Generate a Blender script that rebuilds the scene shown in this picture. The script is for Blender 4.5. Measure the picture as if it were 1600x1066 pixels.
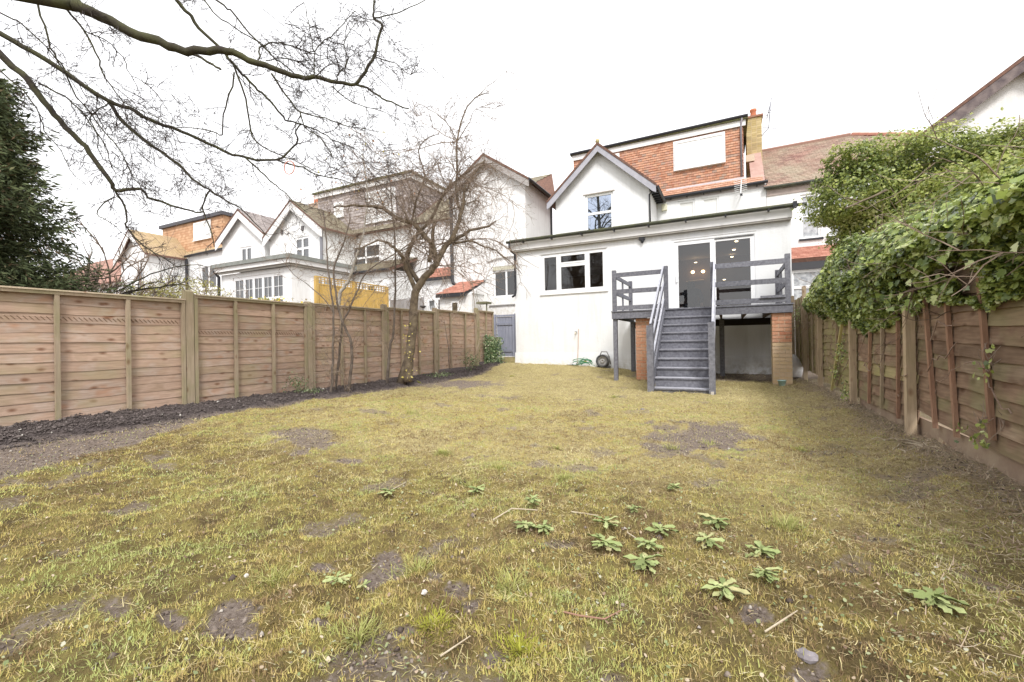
import bpy, math, random
import numpy as np
from mathutils import Vector, Matrix, noise as mnoise

random.seed(7); rng = np.random.default_rng(11)
scene = bpy.context.scene
for o in list(bpy.data.objects): bpy.data.objects.remove(o)
COL = scene.collection
R = math.radians

# ------------------------------------------------------------------ camera
F, YAW, PITCH, ROLL, EYE = 680.0, R(26.24), R(.167), R(-.98), .95
fw = Vector((-math.sin(YAW)*math.cos(PITCH), math.cos(YAW)*math.cos(PITCH), math.sin(PITCH)))
rt0 = Vector((math.cos(YAW), math.sin(YAW), 0)); up0 = rt0.cross(fw)
rt = rt0*math.cos(ROLL)+up0*math.sin(ROLL); up = -rt0*math.sin(ROLL)+up0*math.cos(ROLL)
cam_d = bpy.data.cameras.new('camera'); cam = bpy.data.objects.new('camera', cam_d); COL.objects.link(cam)
cam_d.sensor_width = 36; cam_d.lens = F/1600*36; cam_d.clip_start = .05; cam_d.clip_end = 2000
m = Matrix(((rt.x, up.x, -fw.x, 0), (rt.y, up.y, -fw.y, 0), (rt.z, up.z, -fw.z, EYE), (0, 0, 0, 1)))
cam.matrix_world = m
scene.camera = cam

# survey helpers: a sight line from the tripod meets a known plane, as a surveyor would fix a point
def ray(x, y): return fw+rt*((x-800)/F)-up*((y-533)/F)
def pY(x, y, D): d = ray(x, y); return d*(D/d.y)+Vector((0, 0, EYE))
def pX(x, y, D): d = ray(x, y); return d*(D/d.x)+Vector((0, 0, EYE))
def pZ(x, y, Z): d = ray(x, y); return d*((Z-EYE)/d.z)+Vector((0, 0, EYE))
def pD(x, y, D): return ray(x, y)*D+Vector((0, 0, EYE))

# ------------------------------------------------------------------ light: bright overcast
w = bpy.data.worlds.new('World'); scene.world = w; w.use_nodes = True
nt = w.node_tree; nt.nodes.clear()
SUN_AZ, SUN_EL = R(150), R(48)      # azimuth from +Y clockwise
out = nt.nodes.new('ShaderNodeOutputWorld'); bg = nt.nodes.new('ShaderNodeBackground')
sky = nt.nodes.new('ShaderNodeTexSky'); sky.sky_type = 'NISHITA'; sky.sun_disc = False
sky.sun_elevation = SUN_EL; sky.sun_rotation = SUN_AZ; sky.dust_density = 4
tc = nt.nodes.new('ShaderNodeTexCoord'); nz = nt.nodes.new('ShaderNodeTexNoise')
nz.inputs['Scale'].default_value = 1.6; nz.inputs['Detail'].default_value = 5
cl = nt.nodes.new('ShaderNodeMapRange'); cl.inputs['From Min'].default_value = .3; cl.inputs['From Max'].default_value = .7
cl.inputs['To Min'].default_value = 11.0; cl.inputs['To Max'].default_value = 14.0
cmb = nt.nodes.new('ShaderNodeCombineColor'); mul = nt.nodes.new('ShaderNodeMath'); mul.operation = 'MULTIPLY'; mul.inputs[1].default_value = 1.015
mx = nt.nodes.new('ShaderNodeMix'); mx.data_type = 'RGBA'; mx.inputs['Factor'].default_value = .93
L = nt.links.new
L(tc.outputs['Generated'], nz.inputs['Vector']); L(nz.outputs['Fac'], cl.inputs['Value'])
L(cl.outputs[0], cmb.inputs[0]); L(cl.outputs[0], cmb.inputs[1]); L(cl.outputs[0], mul.inputs[0]); L(mul.outputs[0], cmb.inputs[2])
L(sky.outputs[0], mx.inputs['A']); L(cmb.outputs[0], mx.inputs['B']); L(mx.outputs['Result'], bg.inputs['Color'])
bg.inputs['Strength'].default_value = .1; L(bg.outputs[0], out.inputs[0])
sd = bpy.data.lights.new('sun', 'SUN'); sd.energy = 2.3; sd.angle = R(14); sd.color = (1, .985, .96)
sun = bpy.data.objects.new('sun', sd); COL.objects.link(sun)
sv = Vector((math.sin(SUN_AZ)*math.cos(SUN_EL), math.cos(SUN_AZ)*math.cos(SUN_EL), math.sin(SUN_EL)))
sun.rotation_euler = sv.to_track_quat('Z', 'Y').to_euler()
vs = scene.view_settings; vs.view_transform = 'Standard'; vs.look = 'None'; vs.gamma = 1; vs.exposure = .47; vs.use_curve_mapping = False
scene.cycles.max_bounces = 6; scene.cycles.transparent_max_bounces = 12; scene.cycles.caustics_reflective = False; scene.cycles.caustics_refractive = False

# ------------------------------------------------------------------ materials
MATS = {}
def nodes(name):
    mt = bpy.data.materials.new(name); mt.use_nodes = True; n = mt.node_tree
    return mt, n, n.nodes['Principled BSDF']
def ramp(n, fac, stops):
    r = n.nodes.new('ShaderNodeValToRGB'); e = r.color_ramp.elements
    e[0].position = stops[0][0]; e[0].color = (*stops[0][1], 1); e[1].position = stops[-1][0]; e[1].color = (*stops[-1][1], 1)
    for p, c in stops[1:-1]:
        q = e.new(p); q.color = (*c, 1)
    n.links.new(fac, r.inputs[0]); return r.outputs[0]
def noise_tex(n, scale, detail=4, stretch=None, coord='Position', rough=.6):
    t = n.nodes.new('ShaderNodeTexNoise'); t.inputs['Scale'].default_value = scale; t.inputs['Detail'].default_value = detail; t.inputs['Roughness'].default_value = rough
    if coord == 'Position': src = n.nodes.new('ShaderNodeNewGeometry').outputs['Position']
    else: src = n.nodes.new('ShaderNodeTexCoord').outputs[coord]
    if stretch:
        mp = n.nodes.new('ShaderNodeMapping'); mp.inputs['Scale'].default_value = stretch; n.links.new(src, mp.inputs['Vector']); src = mp.outputs[0]
    n.links.new(src, t.inputs['Vector']); return t.outputs['Fac']
def mixc(n, fac, a, b, mode='MIX'):
    x = n.nodes.new('ShaderNodeMix'); x.data_type = 'RGBA'; x.blend_type = mode
    for s, v in (('Factor', fac), ('A', a), ('B', b)):
        if isinstance(v, (int, float)): x.inputs[s].default_value = v
        elif isinstance(v, tuple): x.inputs[s].default_value = (*v, 1)
        else: n.links.new(v, x.inputs[s])
    return x.outputs['Result']
def maprange(n, v, a, b, c=0., d=1.):
    x = n.nodes.new('ShaderNodeMapRange'); n.links.new(v, x.inputs[0])
    for i, q in zip((1, 2, 3, 4), (a, b, c, d)): x.inputs[i].default_value = q
    return x.outputs[0]
def bump(n, h, strength, dist, bsdf):
    b = n.nodes.new('ShaderNodeBump'); b.inputs['Strength'].default_value = strength; b.inputs['Distance'].default_value = dist
    n.links.new(h, b.inputs['Height']); n.links.new(b.outputs[0], bsdf.inputs['Normal'])
def M(name, col, col2=None, scale=6, rough=.75, bs=0, bscale=40, bd=.004, rnd=0., spec=.3, stretch=None, metal=0):
    """plain surface: two colours mixed by noise, optional relief, optional brightness change per object"""
    if name in MATS: return MATS[name]
    mt, n, b = nodes(name); b.inputs['Roughness'].default_value = rough; b.inputs['Specular IOR Level'].default_value = spec; b.inputs['Metallic'].default_value = metal
    c = col
    if col2: c = mixc(n, maprange(n, noise_tex(n, scale, 5, stretch), .35, .65), col, col2)
    if rnd:
        oi = n.nodes.new('ShaderNodeObjectInfo'); v = maprange(n, oi.outputs['Random'], 0, 1, 1-rnd, 1+rnd)
        cc = n.nodes.new('ShaderNodeCombineColor'); [n.links.new(v, cc.inputs[i]) for i in range(3)]
        c = mixc(n, 1., c, cc.outputs[0], 'MULTIPLY')
    if isinstance(c, tuple): b.inputs['Base Color'].default_value = (*c, 1)
    else: n.links.new(c, b.inputs['Base Color'])
    if bs: bump(n, noise_tex(n, bscale, 4, stretch), bs, bd, b)
    MATS[name] = mt; return mt
def wood(name, cols, grain, knots=True, algae=None, greyv=.15, knotcol=(.16, .07, .035)):
    """sawn timber: grain stretched along 'grain', knots, hue change per board, algae patches"""
    mt, n, b = nodes(name); b.inputs['Roughness'].default_value = .85; b.inputs['Specular IOR Level'].default_value = .15
    geo = n.nodes.new('ShaderNodeNewGeometry').outputs['Position']; oi = n.nodes.new('ShaderNodeObjectInfo').outputs['Random']
    off = n.nodes.new('ShaderNodeVectorMath'); off.operation = 'SCALE'; off.inputs[0].default_value = (7.3, 3.1, 5.7); n.links.new(oi, off.inputs['Scale'])
    add = n.nodes.new('ShaderNodeVectorMath'); n.links.new(geo, add.inputs[0]); n.links.new(off.outputs[0], add.inputs[1])
    def nz(scale, st, det=4):
        mp = n.nodes.new('ShaderNodeMapping'); mp.inputs['Scale'].default_value = st; n.links.new(add.outputs[0], mp.inputs[0])
        t = n.nodes.new('ShaderNodeTexNoise'); t.inputs['Scale'].default_value = scale; t.inputs['Detail'].default_value = det; n.links.new(mp.outputs[0], t.inputs[0]); return t.outputs['Fac']
    st = tuple(.07 if i == grain else 1. for i in range(3))
    g = nz(60, st, 5); big = nz(3.0, tuple(.8 if i == grain else 1.6 for i in range(3)), 3)
    c = ramp(n, maprange(n, big, .3, .7), [(i/(len(cols)-1), q) for i, q in enumerate(cols)])
    c = mixc(n, maprange(n, g, .35, .7, 0, .55), c, tuple(v*.62 for v in cols[0]))
    cr = n.nodes.new('ShaderNodeCombineColor'); v = maprange(n, oi, 0, 1, 1-greyv, 1+greyv); [n.links.new(v, cr.inputs[i]) for i in range(3)]
    c = mixc(n, 1., c, cr.outputs[0], 'MULTIPLY')
    if knots:
        mp = n.nodes.new('ShaderNodeMapping'); mp.inputs['Scale'].default_value = tuple(4.2 if i == grain else 8. for i in range(3)); n.links.new(add.outputs[0], mp.inputs[0])
        vo = n.nodes.new('ShaderNodeTexVoronoi'); vo.inputs['Scale'].default_value = 1.; n.links.new(mp.outputs[0], vo.inputs[0])
        c = mixc(n, maprange(n, vo.outputs['Distance'], .07, .22, .8, 0.), c, knotcol)
    if algae:
        a = maprange(n, nz(2.1, (1, 1, 1), 4), algae[1], algae[1]+.18, 0, algae[2]); c = mixc(n, a, c, algae[0])
    n.links.new(c, b.inputs['Base Color']); bump(n, g, .5, .003, b)
    MATS[name] = mt; return mt
def attr_mat(name, stops, rough=.8, attr='rnd', trans=0, spec=.2, var=None):
    """colour picked per piece through a random attribute"""
    mt, n, b = nodes(name); b.inputs['Roughness'].default_value = rough; b.inputs['Specular IOR Level'].default_value = spec
    a = n.nodes.new('ShaderNodeAttribute'); a.attribute_name = attr
    c = ramp(n, a.outputs['Fac'], stops)
    if var: c = mixc(n, maprange(n, noise_tex(n, var[0], 4), .35, .65, 0, var[2]), c, var[1])
    n.links.new(c, b.inputs['Base Color'])
    if trans:
        tr = n.nodes.new('ShaderNodeBsdfTranslucent'); n.links.new(c, tr.inputs[0]); ms = n.nodes.new('ShaderNodeMixShader'); ms.inputs[0].default_value = trans
        n.links.new(b.outputs[0], ms.inputs[1]); n.links.new(tr.outputs[0], ms.inputs[2]); n.links.new(ms.outputs[0], n.nodes['Material Output'].inputs[0])
    MATS[name] = mt; return mt
def rnd_obj_mat(name, stops, rough=.85, bs=.5, bscale=60, var=None):
    """colour picked per object"""
    mt, n, b = nodes(name); b.inputs['Roughness'].default_value = rough; b.inputs['Specular IOR Level'].default_value = .2
    oi = n.nodes.new('ShaderNodeObjectInfo').outputs['Random']; c = ramp(n, oi, stops)
    if var: c = mixc(n, maprange(n, noise_tex(n, var[0], 5), .4, .65, 0, var[2]), c, var[1])
    n.links.new(c, b.inputs['Base Color']); bump(n, noise_tex(n, bscale, 4), bs, .003, b); MATS[name] = mt; return mt
def glass(name, refl, tint, rough=.0):
    mt = bpy.data.materials.new(name); mt.use_nodes = True; n = mt.node_tree; n.nodes.clear()
    o = n.nodes.new('ShaderNodeOutputMaterial'); ms = n.nodes.new('ShaderNodeMixShader'); tr = n.nodes.new('ShaderNodeBsdfTransparent'); gl = n.nodes.new('ShaderNodeBsdfGlossy')
    tr.inputs[0].default_value = (*tint, 1); gl.inputs[0].default_value = (.72, .82, 1, 1) if refl > .3 else (1, 1, 1, 1); gl.inputs['Roughness'].default_value = rough  # bluish gloss puts the blue of reflected sky into strongly reflecting panes
    fr = n.nodes.new('ShaderNodeFresnel'); fr.inputs[0].default_value = 1.5
    ad = n.nodes.new('ShaderNodeMath'); ad.operation = 'ADD'; ad.inputs[1].default_value = refl; ad.use_clamp = True
    n.links.new(fr.outputs[0], ad.inputs[0]); n.links.new(ad.outputs[0], ms.inputs[0]); n.links.new(tr.outputs[0], ms.inputs[1]); n.links.new(gl.outputs[0], ms.inputs[2]); n.links.new(ms.outputs[0], o.inputs[0])
    MATS[name] = mt; return mt
def emit(name, col, s):
    mt, n, b = nodes(name); b.inputs['Emission Color'].default_value = (*col, 1); b.inputs['Emission Strength'].default_value = s; MATS[name] = mt; return mt

def render_wall(name, c1, c2, base=None, bs=.35):
    mt, n, b = nodes(name); b.inputs['Roughness'].default_value = .9; b.inputs['Specular IOR Level'].default_value = .15
    c = mixc(n, maprange(n, noise_tex(n, 1.3, 6), .35, .7), c1, c2)
    c = mixc(n, maprange(n, noise_tex(n, 2.5, 6, (3, 3, .35)), .5, .75, 0, .5), c, tuple(v*(.8, .79, .76)[i_] for i_, v in enumerate(c1)))
    if base:
        z = n.nodes.new('ShaderNodeSeparateXYZ'); n.links.new(n.nodes.new('ShaderNodeNewGeometry').outputs['Position'], z.inputs[0])
        k = maprange(n, z.outputs[2], base[0], base[1], .8, 0.); k2 = n.nodes.new('ShaderNodeMath'); k2.operation = 'MULTIPLY'
        n.links.new(k, k2.inputs[0]); n.links.new(maprange(n, noise_tex(n, 9, 5), .4, .65), k2.inputs[1])
        c = mixc(n, k2.outputs[0], c, base[2])
    n.links.new(c, b.inputs['Base Color']); bump(n, noise_tex(n, 14, 7, None, 'Position', .7), bs, .02, b)
    MATS[name] = mt; return mt
white_wall = render_wall('white_painted_render', (.76, .765, .77), (.81, .815, .82), (.1, .5, (.45, .42, .34)))
old_wall = render_wall('old_white_render', (.76, .75, .74), (.84, .83, .82), (2.2, 3.2, (.6, .58, .5)))
far_wall = render_wall('distant_white_render', (.78, .78, .77), (.84, .84, .83))
upvc = M('white_window_plastic', (.84, .84, .84), rough=.35, spec=.5)
fascia_m = M('white_fascia_board', (.74, .73, .71), (.8, .79, .78), scale=3, rough=.5)
fascia_grey = M('lilac_grey_barge_board', (.34, .34, .38), (.42, .41, .45), scale=4, rough=.6)
gutter_m = M('black_plastic_gutter', (.035, .035, .035), (.075, .08, .045), scale=3, rough=.45)
moss_edge = M('mossy_roof_edge', (.06, .06, .04), (.16, .16, .06), scale=9, rough=.9, bs=.6)
black_m = M('black_pipe', (.03, .03, .035), rough=.4)
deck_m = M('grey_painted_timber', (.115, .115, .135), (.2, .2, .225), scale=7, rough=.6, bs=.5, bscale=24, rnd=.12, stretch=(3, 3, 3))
deck_light = M('pale_grey_timber_edge', (.34, .34, .38), (.46, .46, .5), scale=8, rough=.6, rnd=.08)  # paler grey for the treads and the top edges of the stair rails
gate_m = M('blue_grey_painted_boards', (.21, .22, .275), (.27, .28, .34), scale=6, rough=.6, bs=.5, bscale=30, rnd=.12, stretch=(4, 4, .4))
slat_m = wood('sawn_pink_tan_slat', [(.4, .28, .2), (.5, .355, .27), (.45, .31, .23), (.48, .37, .3), (.44, .265, .18)], 1, algae=((.34, .3, .16), .5, .4), greyv=.13)
post_m = wood('algae_tinged_post_timber', [(.37, .29, .2), (.42, .33, .24), (.34, .285, .18)], 2, algae=((.28, .26, .14), .46, .6), greyv=.08)
oldslat_m = wood('old_brown_slat', [(.19, .12, .085), (.28, .195, .135), (.22, .145, .1), (.34, .26, .185)], 1, algae=((.24, .24, .12), .48, .5), greyv=.2, knotcol=(.08, .04, .025))
greenslat_m = wood('green_stained_slat', [(.32, .24, .15), (.38, .31, .18), (.35, .3, .15)], 1, algae=((.32, .32, .12), .46, .55), greyv=.15)
oldpost_m = wood('weathered_post_timber', [(.4, .31, .21), (.46, .36, .25), (.42, .33, .21)], 2, algae=((.3, .28, .12), .55, .4), greyv=.12)
brownbat_m = wood('red_brown_batten', [(.28, .16, .105), (.36, .22, .15), (.3, .2, .13)], 2, knots=False, greyv=.15)
yellow_m = wood('fresh_yellow_boards', [(.62, .4, .11), (.66, .45, .16), (.56, .37, .12)], 2, knots=False, greyv=.06)
grey_m = wood('weathered_grey_boards', [(.3, .29, .29), (.36, .35, .35), (.33, .31, .3)], 2, knots=False, greyv=.08)
brick_red = rnd_obj_mat('red_brick', [(0, (.42, .17, .1)), (.5, (.5, .24, .14)), (1, (.46, .25, .17))], var=(30, (.58, .4, .28), .5))
brick_buff = rnd_obj_mat('washed_buff_brick', [(0, (.55, .4, .23)), (.5, (.6, .44, .27)), (1, (.58, .42, .28))], var=(20, (.62, .5, .36), .6))
mortar = M('pale_mortar', (.56, .46, .33), (.62, .5, .36), scale=30, rough=.95, bs=.5)
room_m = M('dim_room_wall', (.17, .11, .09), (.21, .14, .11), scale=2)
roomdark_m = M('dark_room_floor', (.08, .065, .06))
tile_orange = attr_mat('orange_clay_tile', [(0, (.36, .15, .09)), (.25, (.5, .22, .13)), (.6, (.58, .3, .19)), (.85, (.46, .23, .17)), (1, (.3, .22, .18))], var=(9, (.48, .36, .26), .45))
tile_eave = attr_mat('faded_peach_tile', [(0, (.46, .25, .17)), (1, (.56, .35, .25))])
tile_plum = attr_mat('plum_brown_tile', [(0, (.24, .14, .12)), (.4, (.36, .22, .18)), (.8, (.42, .27, .22)), (1, (.3, .21, .17))], var=(.8, (.44, .4, .3), .7))
tile_red = attr_mat('new_red_tile', [(0, (.42, .19, .14)), (1, (.54, .28, .21))])
tile_slate = attr_mat('grey_brown_slate', [(0, (.3, .26, .25)), (1, (.46, .41, .39))])
tile_olive = attr_mat('dull_olive_tile', [(0, (.2, .18, .14)), (1, (.33, .29, .22))], var=(2, (.35, .31, .2), .5))
tile_ochre = attr_mat('ochre_roof_tile', [(0, (.42, .31, .19)), (1, (.54, .41, .27))], var=(1.5, (.5, .4, .2), .4))
clear_glass = glass('window_glass', .055, (.55, .55, .54)); bright_glass = glass('clean_bright_glass', .03, (.93, .94, .95)); net_m = M('white_net_curtain', (.27, .28, .3), (.56, .57, .58), scale=7, rough=.12, spec=.6); mirror_glass = glass('sky_reflecting_glass', .5, (.6, .62, .66)); far_glass = glass('far_window_glass', .12, (.5, .52, .55))
blind_m = M('pale_blind', (.78, .78, .76))
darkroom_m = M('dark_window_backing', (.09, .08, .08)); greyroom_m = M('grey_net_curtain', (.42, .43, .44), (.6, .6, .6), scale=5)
lead_m = M('lead_flashing', (.55, .5, .52), (.62, .58, .6), scale=6, rough=.5)
bark_dark = M('dark_mossy_bark', (.04, .032, .027), (.075, .075, .035), scale=6, rough=.95, bs=.8, bscale=50, bd=.006)
bark_tan = M('tan_brown_bark', (.1, .075, .055), (.22, .175, .12), scale=9, rough=.95, bs=.8, bscale=50, bd=.006)
twig_dark = M('dark_twig_bark', (.045, .035, .034), (.07, .055, .05), scale=6, rough=.9)
twig_tan = M('pale_brown_twig', (.22, .165, .13), (.28, .22, .17), scale=8, rough=.9)
stem_m = M('sapling_stem_bark', (.1, .078, .066), (.19, .155, .125), scale=12, rough=.9)

# ------------------------------------------------------------------ mesh building
class MB:
    def __init__(s): s.v = []; s.f = []; s.a = []
    def add(s, vs_, fs, a=None):
        k = len(s.v); s.v.extend([tuple(q) for q in vs_]); s.f.extend([tuple(i+k for i in q) for q in fs])
        if a is not None: s.a.extend([a]*len(vs_))
        elif s.a: s.a.extend([.5]*len(vs_))
        return s
    def box(s, x0, x1, y0, y1, z0, z1, a=None):
        return s.add([(x, y, z) for z in (z0, z1) for y in (y0, y1) for x in (x0, x1)], [(0, 2, 3, 1), (4, 5, 7, 6), (0, 1, 5, 4), (2, 6, 7, 3), (0, 4, 6, 2), (1, 3, 7, 5)], a)
    def beam(s, p, q, wd, ht, upv=(0, 0, 1), a=None):
        """rectangular bar from p to q"""
        p, q = Vector(p), Vector(q); d = (q-p).normalized(); u = Vector(upv); sd_ = d.cross(u).normalized(); u = sd_.cross(d)
        vs_ = [c+sd_*(wd/2*i)+u*(ht/2*j) for c in (p, q) for j in (-1, 1) for i in (-1, 1)]
        return s.add(vs_, [(0, 1, 3, 2), (4, 6, 7, 5), (0, 4, 5, 1), (2, 3, 7, 6), (0, 2, 6, 4), (1, 5, 7, 3)], a)
    def tube(s, pts, rad, n=6, a=None, cap=True):
        pts = [Vector(p) for p in pts]; k = len(pts)
        if not hasattr(rad, '__len__'): rad = [rad]*k
        vs_ = []; u = None
        for i in range(k):
            t = (pts[min(i+1, k-1)]-pts[max(i-1, 0)])
            if t.length < 1e-9: t = Vector((0, 0, 1))
            t.normalize()
            if u is None: u = t.orthogonal().normalized()
            u = (u-t*u.dot(t)); u = u.normalized() if u.length > 1e-6 else t.orthogonal().normalized(); v = t.cross(u)
            for j in range(n):
                an = 2*math.pi*j/n; vs_.append(pts[i]+(u*math.cos(an)+v*math.sin(an))*rad[i])
        fs = [(i*n+j, i*n+(j+1) % n, (i+1)*n+(j+1) % n, (i+1)*n+j) for i in range(k-1) for j in range(n)]
        if cap: fs += [tuple(range(n))[::-1], tuple(range((k-1)*n, k*n))]
        return s.add(vs_, fs, a)
    def prism(s, poly, ax, a0, a1, a=None):
        """polygon given in the other two axes, extruded along axis ax"""
        def mk(p, t): q = list(p); q.insert(ax, t); return tuple(q)
        n = len(poly); vs_ = [mk(p, a0) for p in poly]+[mk(p, a1) for p in poly]
        return s.add(vs_, [tuple(range(n))[::-1], tuple(range(n, 2*n))]+[(i, (i+1) % n, n+(i+1) % n, n+i) for i in range(n)], a)
    def lathe(s, prof, c, n=20, axis='Z', a=None):
        vs_ = []; c = Vector(c)
        for r_, h in prof:
            for j in range(n):
                an = 2*math.pi*j/n; p = (r_*math.cos(an), r_*math.sin(an), h)
                if axis == 'Y': p = (p[0], p[2], p[1])
                if axis == 'X': p = (p[2], p[0], p[1])
                vs_.append(c+Vector(p))
        return s.add(vs_, [(i*n+j, i*n+(j+1) % n, (i+1)*n+(j+1) % n, (i+1)*n+j) for i in range(len(prof)-1) for j in range(n)], a)
    def mesh(s, name, mat, off=(0, 0, 0), smooth=False):
        me = bpy.data.meshes.new(name); v = np.array(s.v, dtype=np.float32).reshape(-1, 3)-np.array(off, dtype=np.float32)
        me.from_pydata(v.tolist(), [], s.f)
        if s.a:
            at = me.attributes.new('rnd', 'FLOAT', 'POINT'); at.data.foreach_set('value', np.array(s.a, dtype=np.float32))
        if mat: me.materials.append(mat)
        if smooth: me.polygons.foreach_set('use_smooth', [True]*len(me.polygons))
        me.update(); return me
def np_mesh(name, V, Fc, mat, rnd=None, smooth=False):
    """V (n,3); Fc (m,k) faces of equal size"""
    me = bpy.data.meshes.new(name); nf, k = Fc.shape
    me.vertices.add(len(V)); me.vertices.foreach_set('co', V.astype(np.float32).ravel())
    me.loops.add(nf*k); me.loops.foreach_set('vertex_index', Fc.astype(np.int32).ravel())
    me.polygons.add(nf); me.polygons.foreach_set('loop_start', np.arange(0, nf*k, k, dtype=np.int32))
    me.update(calc_edges=True)
    if rnd is not None:
        for nm, arr in rnd.items(): at = me.attributes.new(nm, 'FLOAT', 'POINT'); at.data.foreach_set('value', arr.astype(np.float32))
    if smooth: me.polygons.foreach_set('use_smooth', [True]*nf)
    me.materials.append(mat); return me
def setp(o, label=None, cat=None, group=None, kind=None):
    if label: o['label'] = label
    if cat: o['category'] = cat
    if group: o['group'] = group
    if kind: o['kind'] = kind
    return o
def link(name, me, parent=None, loc=None):
    o = bpy.data.objects.new(name, me); COL.objects.link(o)
    if parent: o.parent = parent
    if loc is not None: o.location = loc
    return o
def root_off(p):
    while p.parent: p = p.parent
    return p.get('_o', None) or tuple(p.location)
def thing(name, loc, label, cat, group=None):
    o = bpy.data.objects.new(name, None); COL.objects.link(o); o.location = loc; o.empty_display_size = .2
    return setp(o, label, cat, group)
def part(name, mb, mat, parent, smooth=False, kind=None, label=None):
    o = link(name, mb.mesh(name, mat, root_off(parent), smooth), parent)
    return setp(o, label=label, kind=kind)
def solo(name, mb, mat, loc, label, cat, group=None, smooth=False, kind=None):
    o = link(name, mb.mesh(name, mat, loc, smooth), None, loc); return setp(o, label, cat, group, kind)

# ------------------------------------------------------------------ terrain
def sstep(a, b, x): t = np.clip((x-a)/(b-a), 0, 1); return t*t*(3-2*t)
_tab = rng.random((256, 256)).astype(np.float64)
def vnoise(x, y, s):
    x = np.asarray(x, float)*s+100; y = np.asarray(y, float)*s+100; xi = np.floor(x).astype(int); yi = np.floor(y).astype(int); fx = x-xi; fy = y-yi; fx = fx*fx*(3-2*fx); fy = fy*fy*(3-2*fy)
    a = _tab[xi % 256, yi % 256]; b = _tab[(xi+1) % 256, yi % 256]; c = _tab[xi % 256, (yi+1) % 256]; d = _tab[(xi+1) % 256, (yi+1) % 256]
    return (a*(1-fx)+b*fx)*(1-fy)+(c*(1-fx)+d*fx)*fy
def fbm(x, y, s, o=4):
    r = 0; t = 0
    for i in range(o): r = r+vnoise(x+i*17.3, y-i*9.1, s*2**i)*.5**i; t += .5**i
    return r/t
def bed_edge(y): return -5.78+.22*(vnoise(y, 3.3, 1.1)-.5)+.1*(vnoise(y, 7.7, 4.)-.5)-.75*sstep(9, 12.8, y)
def ground_h(x, y):
    x = np.asarray(x, float); y = np.asarray(y, float)
    h = .02+.1*sstep(-2, -6.5, x)+.13*sstep(10, 12.4, y)*sstep(.5, -6, x)+.05*sstep(10.5, 12.4, y)+.06*sstep(.9, 1.5, x)
    return h+.05*(fbm(x, y, .5, 2)-.5)
def fine_h(x, y):
    bed = sstep(.0, -.12, x-bed_edge(y)); near = 1/(1+.02*(x*x+y*y))
    soil = soil_mask(x, y)
    rough_ = (fbm(x, y, 9, 5)-.5)*.07+(fbm(x, y, 2.2, 2)-.5)*.04+(fbm(x+3, y, 21, 2)-.5)*.028
    clod = (np.abs(fbm(x, y, 7, 4)-.5)*2)**.8*.08
    right = sstep(.75, 1.3, x)
    return ground_h(x, y)+rough_*(1-.5*soil)*(1-bed)-.018*soil*(1-bed)+bed*(.03+clod)+right*(fbm(x, y, 5, 3)-.45)*.08
PATCH = [(1085, 672, 105, 21, .9), (725, 602, 68, 6, 1.), (470, 684, 62, 16, .8), (467, 706, 22, 6, 1.), (553, 712, 24, 6, 1.), (612, 868, 26, 26, 1.), (585, 888, 32, 14, 1.), (368, 945, 46, 28, 1.), (268, 948, 26, 14, 1.), (180, 938, 34, 16, .8),
         (490, 960, 24, 12, 1.), (500, 868, 22, 9, 1.), (675, 885, 18, 16, .9), (712, 910, 20, 12, .8), (735, 935, 16, 12, 1.), (640, 970, 24, 10, .9), (775, 1012, 34, 18, .9), (860, 838, 25, 11, .7), (1170, 950, 36, 16, 1.), (920, 1000, 26, 14, .8), (590, 1030, 40, 20, .8), (500, 1050, 40, 16, .9),
         (480, 1000, 22, 10, .9), (1265, 1040, 40, 20, .8), (1330, 880, 40, 12, .5), (955, 1040, 30, 16, .7), (880, 845, 22, 7, .6), (745, 845, 22, 6, .7), (900, 905, 18, 8, .6), (1000, 640, 26, 5, .5), (1420, 760, 60, 14, .6), (1300, 700, 50, 12, .5), (720, 862, 16, 6, .6)]
PW = []
for px_, py_, ax_, ay_, s_ in PATCH:
    c0 = pZ(px_, py_, .05); cx = pZ(px_+ax_, py_, .05); cy = pZ(px_, py_-ay_, .05)
    u_ = np.array([cx.x-c0.x, cx.y-c0.y]); v_ = np.array([cy.x-c0.x, cy.y-c0.y]); PW.append((np.array([c0.x, c0.y]), np.linalg.inv(np.array([u_, v_]).T), s_))
def soil_mask(x, y):
    x = np.asarray(x, float); y = np.asarray(y, float); wob = (fbm(x, y, 5, 5)-.5)*2.2; r = np.zeros_like(x)
    for c, A, s in PW:
        a = A[0, 0]*(x-c[0])+A[0, 1]*(y-c[1]); b = A[1, 0]*(x-c[0])+A[1, 1]*(y-c[1]); d = np.sqrt(a*a+b*b)+wob
        r = np.maximum(r, s*sstep(1.25, .45, d))
    strip = sstep(.25, -.1, x-(bed_edge(y)+1.15*sstep(3.6, 1.0, y)+.25*(fbm(x, y, 3, 2)-.5)))
    r = np.maximum(r, strip)
    r = np.maximum(r, .6*sstep(1.0, 1.45, x+.25*(fbm(x, y, 2.5, 3)-.5)))
    under = sstep(10.4, 11.2, y)*sstep(-2.4, -2.0, x)*.8; r = np.maximum(r, under)
    r = np.maximum(r, .6*sstep(.62, .76, fbm(x+5, y, 3.2, 4))); r = np.maximum(r, .8*sstep(-8.2, -8.6, x))
    return np.clip(r, 0, 1)
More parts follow.
